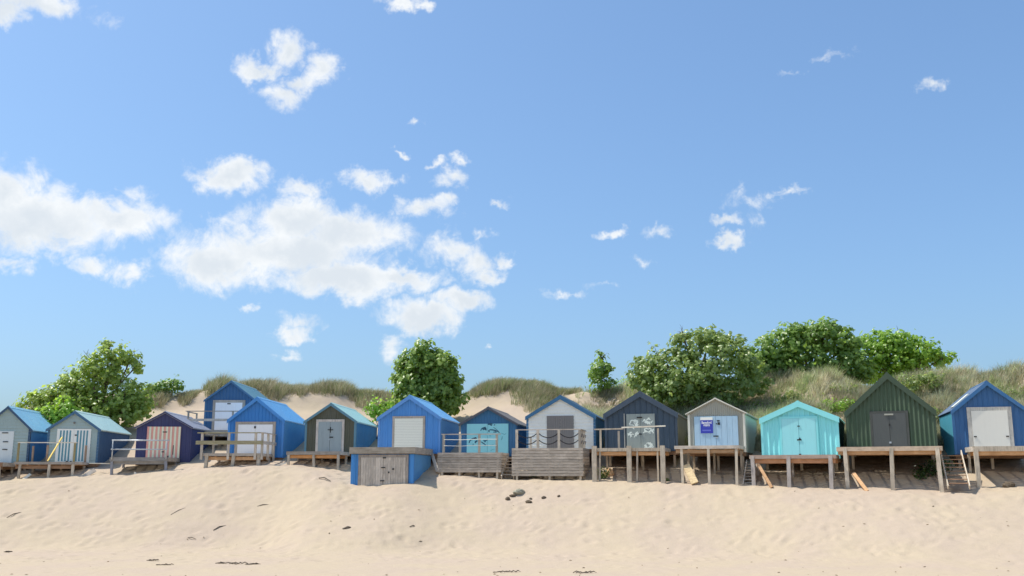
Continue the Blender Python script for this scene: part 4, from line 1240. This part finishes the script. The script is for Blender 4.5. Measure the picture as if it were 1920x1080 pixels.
tree('broad_tree', 'broad spreading tree behind the navy and grey metal huts', [(1245, 694, 50, 38), (1305, 650, 46, 30), (1350, 680, 56, 46), (1212, 702, 38, 34), (1290, 718, 66, 34), (1405, 704, 38, 38), (1335, 634, 28, 20), (1280, 628, 13, 14), (1372, 650, 26, 22), (1350, 735, 60, 26), (1255, 735, 50, 22)],
     59.5, (1310, 760), L_BIG, M_BARK, leaf=.26, dens=4.4, per=13, spread=.17, seed=9, open_=.14, inner=.25, twigs=6)
tree('domed_tree', 'tall domed green tree behind the turquoise hut', [(1480, 648, 52, 34), (1550, 634, 52, 32), (1592, 654, 32, 32), (1440, 668, 42, 34), (1520, 676, 74, 30), (1455, 692, 46, 28), (1422, 690, 42, 34), (1590, 684, 44, 24), (1490, 628, 36, 22), (1540, 622, 40, 22), (1600, 704, 36, 18), (1500, 704, 60, 16)],
     63, (1520, 715), L_TREE, M_BARK, leaf=.27, dens=4.4, per=13, spread=.18, seed=10, open_=.12, inner=.25)
tree('loose_crowned_tree', 'loose crowned bright green tree at the right above the green hut', [(1660, 648, 36, 28), (1705, 652, 36, 28), (1636, 676, 30, 26), (1768, 672, 26, 12), (1738, 660, 26, 20), (1690, 678, 50, 20), (1622, 668, 34, 30), (1730, 680, 46, 18), (1645, 640, 26, 22), (1690, 640, 26, 22), (1640, 700, 40, 18), (1700, 700, 52, 16)],
     65, (1690, 705), L_LIME, M_BARK, leaf=.26, dens=3.8, per=12, spread=.18, seed=12, open_=.22, twigs=5, inner=.25)

def shrub_at(label, px, py, lobes, mat, seed, leaf=.15, dens=8, name='hill_shrub', group='shrubs on the grassy hillside', per=12):
    p = hit(px, py + 4)
    tree(name, label, [(px + a, py + b, c, d) for a, b, c, d in lobes], p.y, (px, py + 6), mat, M_BARK, 'shrub', leaf=leaf, dens=dens, per=per, spread=.16, seed=seed, trunk_r=.03, group=group, ydepth=.9)
shrub_at('bright yellow-green low shrub right above the turquoise hut roof', 1562, 762, [(0, 0, 26, 12), (-22, 4, 20, 10), (24, -2, 20, 11)], L_LIME, 21)
shrub_at('green shrub on the slope between the green and mid blue roofs', 1728, 735, [(0, 0, 26, 22), (-22, -18, 22, 16), (20, -22, 20, 14)], L_GREY, 22)
shrub_at('grey-green shrub left of the tall green roof', 1585, 735, [(0, 0, 24, 16), (-22, 2, 16, 14)], L_GREY, 23)
shrub_at('small yellow-green bush beside the navy hut roof', 1170, 725, [(0, 0, 16, 16), (-14, 12, 12, 12)], L_LIME, 24)
shrub_at('olive shrub above the turquoise roof on its left slope', 1478, 748, [(0, 0, 24, 16), (-30, 14, 22, 12), (-55, 22, 18, 10)], L_GREY, 25)
shrub_at('dark leafy plant growing up the right post of the green hut deck', 1742, 886, [(0, 0, 26, 18), (-16, 10, 14, 12), (20, -14, 16, 14), (10, 14, 18, 10)], L_DARK, 26, leaf=.13, dens=10, name='leafy_plant', group=None)
shrub_at('shrub half hidden right of the mid blue hut roof', 1905, 742, [(0, 0, 20, 14), (18, 6, 18, 12)], L_GREY, 27)

rs = random.Random(8)
ORD = ['first', 'second', 'third', 'fourth', 'fifth', 'sixth', 'seventh', 'eighth', 'ninth', 'tenth', 'eleventh', 'twelfth', 'thirteenth', 'fourteenth', 'fifteenth', 'sixteenth', 'seventeenth', 'eighteenth', 'nineteenth', 'twentieth', 'twenty-first', 'twenty-second', 'twenty-third', 'twenty-fourth']
spots = sorted([(rs.uniform(6.5, 24), rs.uniform(7.0, 13.0)) for k in range(24)], key=lambda t: t[0] / (50 + t[1]))
for k, (X_, dY) in enumerate(spots):
    Y_ = float(np.interp(X_, hX, cY)) + dY
    z_ = gz(X_, Y_); kk = F / Y_
    px = 960 + X_ / Y_ * F * CP; py = 890 - (z_ + .2 - CAMZ) / Y_ * F
    w_ = rs.uniform(.45, 1.15) * kk
    tree('low_shrub', 'low scrubby bush in the hillside grass, %s from the left' % ORD[k], [(px, py, w_, w_ * .55), (px + w_ * .8, py + 2, w_ * .7, w_ * .45), (px - w_ * .7, py + 4, w_ * .6, w_ * .4)], Y_, (px, py), [L_GREY, L_GREY, L_BIG][k % 3], M_BARK,
         'shrub', leaf=.15, dens=8, per=12, spread=.16, seed=200 + k, trunk_r=.03, group='low bushes on the hillside', ydepth=.9)

# grass
M_GRASS = grass_mat()
def grass(name, label, TX, TY, hgt, cols, seed, blades=36, rad=.26, width=.022, lean=(.22, .0), cat=None):
    """tussocks at TX, TY; cols: per-tussock base colour (n,3)"""
    r = np.random.default_rng(seed); n = len(TX)
    m = blades
    a = r.uniform(0, 2 * math.pi, (n, m)); q = np.sqrt(r.random((n, m))) * rad * r.uniform(.7, 1.3, (n, 1))
    bx = TX[:, None] + np.cos(a) * q; by = TY[:, None] + np.sin(a) * q
    bz = hbase(bx.ravel(), by.ravel()).reshape(n, m) - .05
    h = hgt[:, None] * r.uniform(.45, 1.12, (n, m))
    sp = r.uniform(.15, .62, (n, m))
    dx = np.cos(a) * sp + lean[0] + r.normal(0, .16, (n, m)); dy = np.sin(a) * sp + lean[1] + r.normal(0, .16, (n, m))
    wa = r.uniform(0, math.pi, (n, m)); wx = np.cos(wa) * width / 2; wy = np.sin(wa) * width / 2 * .6
    def P3(t, bend):
        return np.stack([bx + dx * h * bend, by + dy * h * bend, bz + h * t], -1)
    p0 = P3(0, 0); p1 = P3(.55, .26); p2 = P3(.92, .78)
    Wd = np.stack([wx, wy, 0 * wx], -1)
    V = np.stack([p0 - Wd, p0 + Wd, p1 + Wd * .8, p1 - Wd * .8, p2], 2).reshape(-1, 3)
    i = (np.arange(n * m) * 5)[:, None]
    tri = np.concatenate([i + np.array([[0, 1, 2]]), i + np.array([[0, 2, 3]]), i + np.array([[3, 2, 4]])])
    me = np_mesh(name, V, tri)
    c = cols[:, None, :] * r.uniform(.72, 1.3, (n, m, 1))
    dead = r.random((n, m, 1)) < .22
    c = np.where(dead, np.array([.62, .53, .35]) * r.uniform(.7, 1.1, (n, m, 1)), c)
    c4 = np.concatenate([c, np.ones((n, m, 1))], -1)
    c5 = np.repeat(c4.reshape(-1, 1, 4), 5, 1)
    at_ = me.color_attributes.new('tint', 'FLOAT_COLOR', 'POINT')
    at_.data.foreach_set('color', c5.astype(np.float32).ravel())
    o = link(name, me, M_GRASS)
    tag(o, label, cat, kind='stuff')
    return o

OLIVE = np.array([.36, .35, .17]); STRAW = np.array([.70, .63, .43]); GREENG = np.array([.30, .39, .13]); SAGE = np.array([.50, .53, .33]); BROWN = np.array([.38, .31, .20])
def ridge_pts(px0, px1, n, dy0, dy1, seed):
    r = np.random.default_rng(seed)
    px = r.uniform(px0, px1, n)
    Yr = np.interp(px, cpx, cY) + 13.4
    y = Yr + r.uniform(dy0, dy1, n)
    return (px - 960) / F * 1.0 / (CP - .0) * y * 1.0, y
def col_mix(n, seed, choices, w):
    r = np.random.default_rng(seed)
    c = np.array(choices); i = r.choice(len(c), n, p=np.array(w) / sum(w)); j = r.choice(len(c), n, p=np.array(w) / sum(w))
    t = r.random((n, 1)) * .6
    return c[i] * (1 - t) + c[j] * t
# ridge left of and between the trees, leaving gaps of bare sand
segs = [(345, 405, 60, -.5, 1.5, .55), (400, 590, 420, -.9, 1.8, .75), (592, 662, 170, -.6, 1.6, .68), (672, 735, 150, -1.1, 1.2, .7),
        (868, 905, 90, -.7, 1.4, .5), (900, 985, 260, -1.0, 1.6, .78), (968, 1045, 190, -.3, 1.6, .6), (285, 335, 70, -2.2, -.4, .6), (352, 372, 26, -1.5, -.6, .5), (1030, 1085, 46, .1, 1.8, .42)]
TX, TY, TH_ = [], [], []
for k, (a_, b_, n_, d0, d1, hh) in enumerate(segs):
    rk = np.random.default_rng(60 + k)
    nm = max(1, int((b_ - a_) / 44))                     # each stretch is a run of rounded mounds
    cen = a_ + (np.arange(nm) + .5) * (b_ - a_) / nm + rk.uniform(-7, 7, nm)
    for c_ in cen:
        half = (b_ - a_) / nm * rk.uniform(.45, .68); m_ = int(n_ / nm * 1.0); top = hh * rk.uniform(.7, 1.4); low = d0 * rk.uniform(.4, 1.35)
        u = rk.uniform(-1, 1, m_); px = c_ + u * half
        Yr = np.interp(px, cpx, cY) + 13.4
        y_ = Yr + low * (1 - .7 * u * u) + rk.random(m_) * (d1 - low)
        TX.append((px - 960) / F / CP * y_); TY.append(y_); TH_.append(top * (.35 + .75 * np.sqrt(1 - u * u)) * rk.uniform(.75, 1.2, m_))
r_ = np.random.default_rng(90)
# the clump that comes down the dune left of the white hut
for k in range(170):
    p = hit(r_.normal(1008, 19), r_.normal(750, 15), 53, 90); TX.append([p.x]); TY.append([p.y]); TH_.append([r_.uniform(.5, .85)])
TX, TY, TH_ = map(np.concatenate, (TX, TY, TH_))
grass('dune_grass', 'olive and straw marram grass along the bare sand dune crest', TX, TY, TH_, col_mix(len(TX), 5, [OLIVE * .8, STRAW, GREENG * .85, BROWN], [5, 1.6, 3, 1.6]), 31, blades=44, rad=.24)
# the overgrown hillside on the right
n = 6400
hx = r_.uniform(float(at(1062, 740, 64).x), 36, n)
Yh_ = np.interp(hx, hX, cY)
hy = Yh_ + r_.uniform(3.8, 17, n)
patch = vnoise(hx, hy, 2.2, 70) + .6 * vnoise(hx, hy, .9, 71)
hc = col_mix(n, 6, [OLIVE, STRAW, SAGE, GREENG, BROWN], [2.6, 2.2, 3.4, 2.6, .6])
hc = np.where((patch > .12)[:, None], hc * .4 + GREENG * .7, hc)
hc = np.where((patch < -.28)[:, None], hc * .45 + BROWN * .45, hc)
path = (hx - 3.75 + r_.normal(0, .45, n)) < (.30 * np.maximum(hy - Yh_ - 8.5, 0))
path &= (hx < 6.2)
bump = vnoise(hx, hy, 2.7, 8) + .5 * vnoise(hx, hy, 1.25, 9)
hh = r_.uniform(.38, .95, n) * np.where(patch < -.3, .6, 1.0) * (1 + .5 * bump)
hc = hc * (1 + .7 * vnoise(hx, hy, 1.5, 72))[:, None] * r_.uniform(.7, 1.25, (n, 1))
kp = ~path
grass('hillside_grass', 'sage and straw coloured grass covering the hillside behind the right huts', hx[kp], hy[kp], hh[kp], hc[kp], 32, blades=42, rad=.25, width=.026)

# beach plants
def beach_plant(label, px, py, w, h, seed, col):
    p = hit(px, py, 40)
    root = thing('beach_plant', label, 'plant', (p.x, p.y, p.z - .03), 0, 'small plants rooted at the deck feet')
    r = random.Random(seed)
    for k in range(16):
        a = r.uniform(0, 6.28); l = r.uniform(.5, 1); sp_ = r.uniform(.1, w / 2)
        e = Vector((math.cos(a) * sp_, math.sin(a) * sp_ * .7, h * l)); s0 = Vector((math.cos(a) * .05, math.sin(a) * .05, 0))
        mb = MB().tube([s0, s0.lerp(e, .5) + Vector((0, 0, .05)), e], [.012, .009, .004], 4)
        V_, F_ = leaves_np(np.array([list(s0.lerp(e, t)) for t in np.linspace(.25, 1, 12)]) + np.random.default_rng(seed + k).normal(size=(12, 3)) * .035,
                           np.random.default_rng(seed * 7 + k).normal(size=(12, 3)) + np.array([0, -.2, .8]), .085, np.random.default_rng(k))
        mb.add([tuple(v) for v in V_], [tuple(f) for f in F_])
        mb.build('leafy_stem', col, root)
L_SEA = leaf_mat('leaf_sea_beet', (.14, .20, .07), (.26, .33, .12))
beach_plant('small grey-green plant at the foot of the rope railed deck', 1000, 895, .75, .38, 4, L_SEA)
beach_plant('leafy green plant beside the left thick post of the navy hut deck', 1131, 899, .8, .62, 5, L_SEA)
beach_plant('tiny green sprout by the right thick post of the navy hut deck', 1249, 902, .4, .14, 6, L_SEA)

# ------------------------------------------------------------------ rocks, driftwood, litter on the sand
def lump(name, label, cat, px, py, sx, sy, sz, mat, rz=0., seed=1, sink=.3, ymin=33):
    p = hit(px, py, ymin)
    r = np.random.default_rng(seed)
    nu, nv = 12, 8; vs = []; fs = []
    for i in range(nv + 1):
        ph = math.pi * i / nv
        for j in range(nu):
            t = 2 * math.pi * j / nu
            k = 1 + .28 * (r.random() - .5)
            vs.append((sx / 2 * math.sin(ph) * math.cos(t) * k, sy / 2 * math.sin(ph) * math.sin(t) * k, sz / 2 * math.cos(ph) * k))
    for i in range(nv):
        for j in range(nu):
            j2 = (j + 1) % nu
            fs.append((i * nu + j, (i + 1) * nu + j, (i + 1) * nu + j2, i * nu + j2))
    o = MB().add(vs, fs).build(name, mat, None, False)
    o.location = (p.x, p.y, p.z + sz * (.5 - sink)); o.rotation_euler = (0, 0, rz)
    tag(o, label, cat)
def stick(label, px0, py0, px1, py1, rad, seed, mat, name='driftwood_stick', bend=.05):
    a, b = hit(px0, py0, 30), hit(px1, py1, 30); rad *= .6
    r = random.Random(seed)
    m = a.lerp(b, .5) + Vector((0, 0, bend)) + Vector((r.uniform(-.05, .05), r.uniform(-.05, .05), 0))
    up = Vector((0, 0, rad * .5))
    o = MB().tube([a + up, a.lerp(m, .6) + up, m + up, m.lerp(b, .6) + up, b + up], [rad * .7, rad, rad * 1.1, rad * .8, rad * .4], 7).build(name, mat, None, True)
    tag(o, label, 'driftwood')
M_DRIFT = wood((120, 110, 98), (70, 62, 54), 'x', name='driftwood', var=.15)
M_DARKROCK = paint((88, 78, 68), .9, .4, 'dark_rock')
M_LOG = paint((136, 135, 126), .9, .5, 'grey_rock')
M_WEED = paint((66, 58, 50), .8, .2, 'dry_seaweed')
lump('half_buried_boulder', 'grey boulder half buried on the sand bank below the rope railed deck', 'rock', 974, 926, .68, .38, .32, M_LOG, R(35), 2, .28)
lump('half_buried_rock', 'dark flat rock just left below the grey boulder', 'rock', 962, 931, .38, .22, .13, M_DARKROCK, R(20), 6, .3)
lump('half_buried_rock', 'small round dark rock at the left end of the rock group', 'rock', 952, 937, .22, .2, .2, M_DARKROCK, 0, 3, .3)
lump('half_buried_rock', 'dark wedge-shaped rock right of the grey boulder', 'rock', 991, 943, .32, .2, .15, M_DARKROCK, R(-10), 4, .25)
lump('half_buried_rock', 'small dark stone between the two larger wedge rocks', 'rock', 995, 936, .16, .12, .1, M_DARKROCK, 0, 7, .3)
lump('half_buried_rock', 'pointed dark stone alone right of the wedge-shaped rock', 'rock', 1020, 935, .3, .14, .16, M_DARKROCK, R(40), 8, .3)
lump('half_buried_rock', 'rightmost small stone of the rock group on the bank', 'rock', 1048, 932, .2, .1, .12, M_DARKROCK, R(40), 9, .3)
lump('orange_rock', 'pale orange rock behind the plant under the navy hut deck', 'rock', 1141, 893, .55, .4, .55, paint((206, 172, 140), .9, .5, 'orange_rock'), 0, 12, .3, 45)
lump('brown_rock', 'brown rock in the shade beneath the right edge deck', 'rock', 1892, 913, .55, .4, .32, M_DARKROCK, 0, 13, .3, 40)
stick('thin dark stick on the bank below the bright blue hut', 400, 995, 424, 986, .035, 1, M_WEED)
stick('dark broken plank end on the bank left of the blue shed', 642, 993, 658, 990, .07, 2, M_DRIFT)
stick('brown branch near the low open deck', 598, 897, 620, 903, .055, 3, M_DRIFT, bend=.1)
stick('long thin stick at far left of the bank', 12, 972, 42, 961, .03, 4, M_WEED)
stick('faint branched stick on the bank under the silver deck', 320, 966, 348, 953, .03, 5, M_DRIFT)
stick('short stick on the bank right of the blue shed', 768, 989, 778, 987, .04, 6, M_DRIFT)
stick('small stick on the bank left of middle', 352, 1009, 368, 1012, .03, 7, M_DRIFT)
stick('slender stick lying mid bank under the olive hut', 482, 950, 505, 947, .03, 8, M_DRIFT)
for k, (px, py, l) in enumerate([(282, 1052, 16), (413, 1057, 16), (440, 1058, 22), (468, 1059, 16), (945, 1074, 40), (1090, 1075, 30), (10, 1036, 8), (305, 1060, 24)]):
    lab = ['dark seaweed knot on the flat sand left of the long strand', 'left piece of the broken seaweed line', 'middle piece of the broken seaweed line', 'right piece of the broken seaweed line',
           'long thin seaweed strand at the bottom edge below the rocks', 'short seaweed strand at the bottom edge right of middle', 'lone dark lump near the left edge of the flat sand', 'thin seaweed wisp left of the broken seaweed line'][k]
    p = hit(px, py, 24); r = random.Random(k); mb = MB()
    s_ = l * p.y / F
    for j in range(7):
        x = (j / 6 - .5) * s_; q = Vector((x, r.uniform(-.08, .08), .02))
        mb.tube([q, q + Vector((r.uniform(.05, .14), r.uniform(-.1, .1), r.uniform(.0, .05))), q + Vector((r.uniform(.14, .24), r.uniform(-.14, .14), .005))], [.013, .018, .005], 5)
    o = mb.build('seaweed', M_WEED); o.location = p; tag(o, lab, 'seaweed')
# scattered flecks of weed and shell: nobody could count them
r = np.random.default_rng(44); mb = MB()
for k in range(300):
    x = r.uniform(-24, 24); y = r.uniform(29, 50)
    if r.random() < .45: y = r.uniform(29, 33.5)
    yh = float(np.interp(x, hX, cY))
    if y > yh - 3: continue
    z = gz(x, y); s = r.uniform(.010, .034); a = r.uniform(0, 3.14)
    d = Vector((math.cos(a), math.sin(a), 0)) * s * r.uniform(1, 2.4)
    c = Vector((x, y, z + s * .35))
    mb.tube([c - d, c + Vector((0, 0, s * .3)), c + d], [s * .3, s * .6, s * .25], 5)
o = mb.build('beach_litter', paint((112, 98, 82), .9, .3, 'litter')); tag(o, 'tiny dark flecks of weed and shell scattered over the sand', 'litter', kind='stuff')
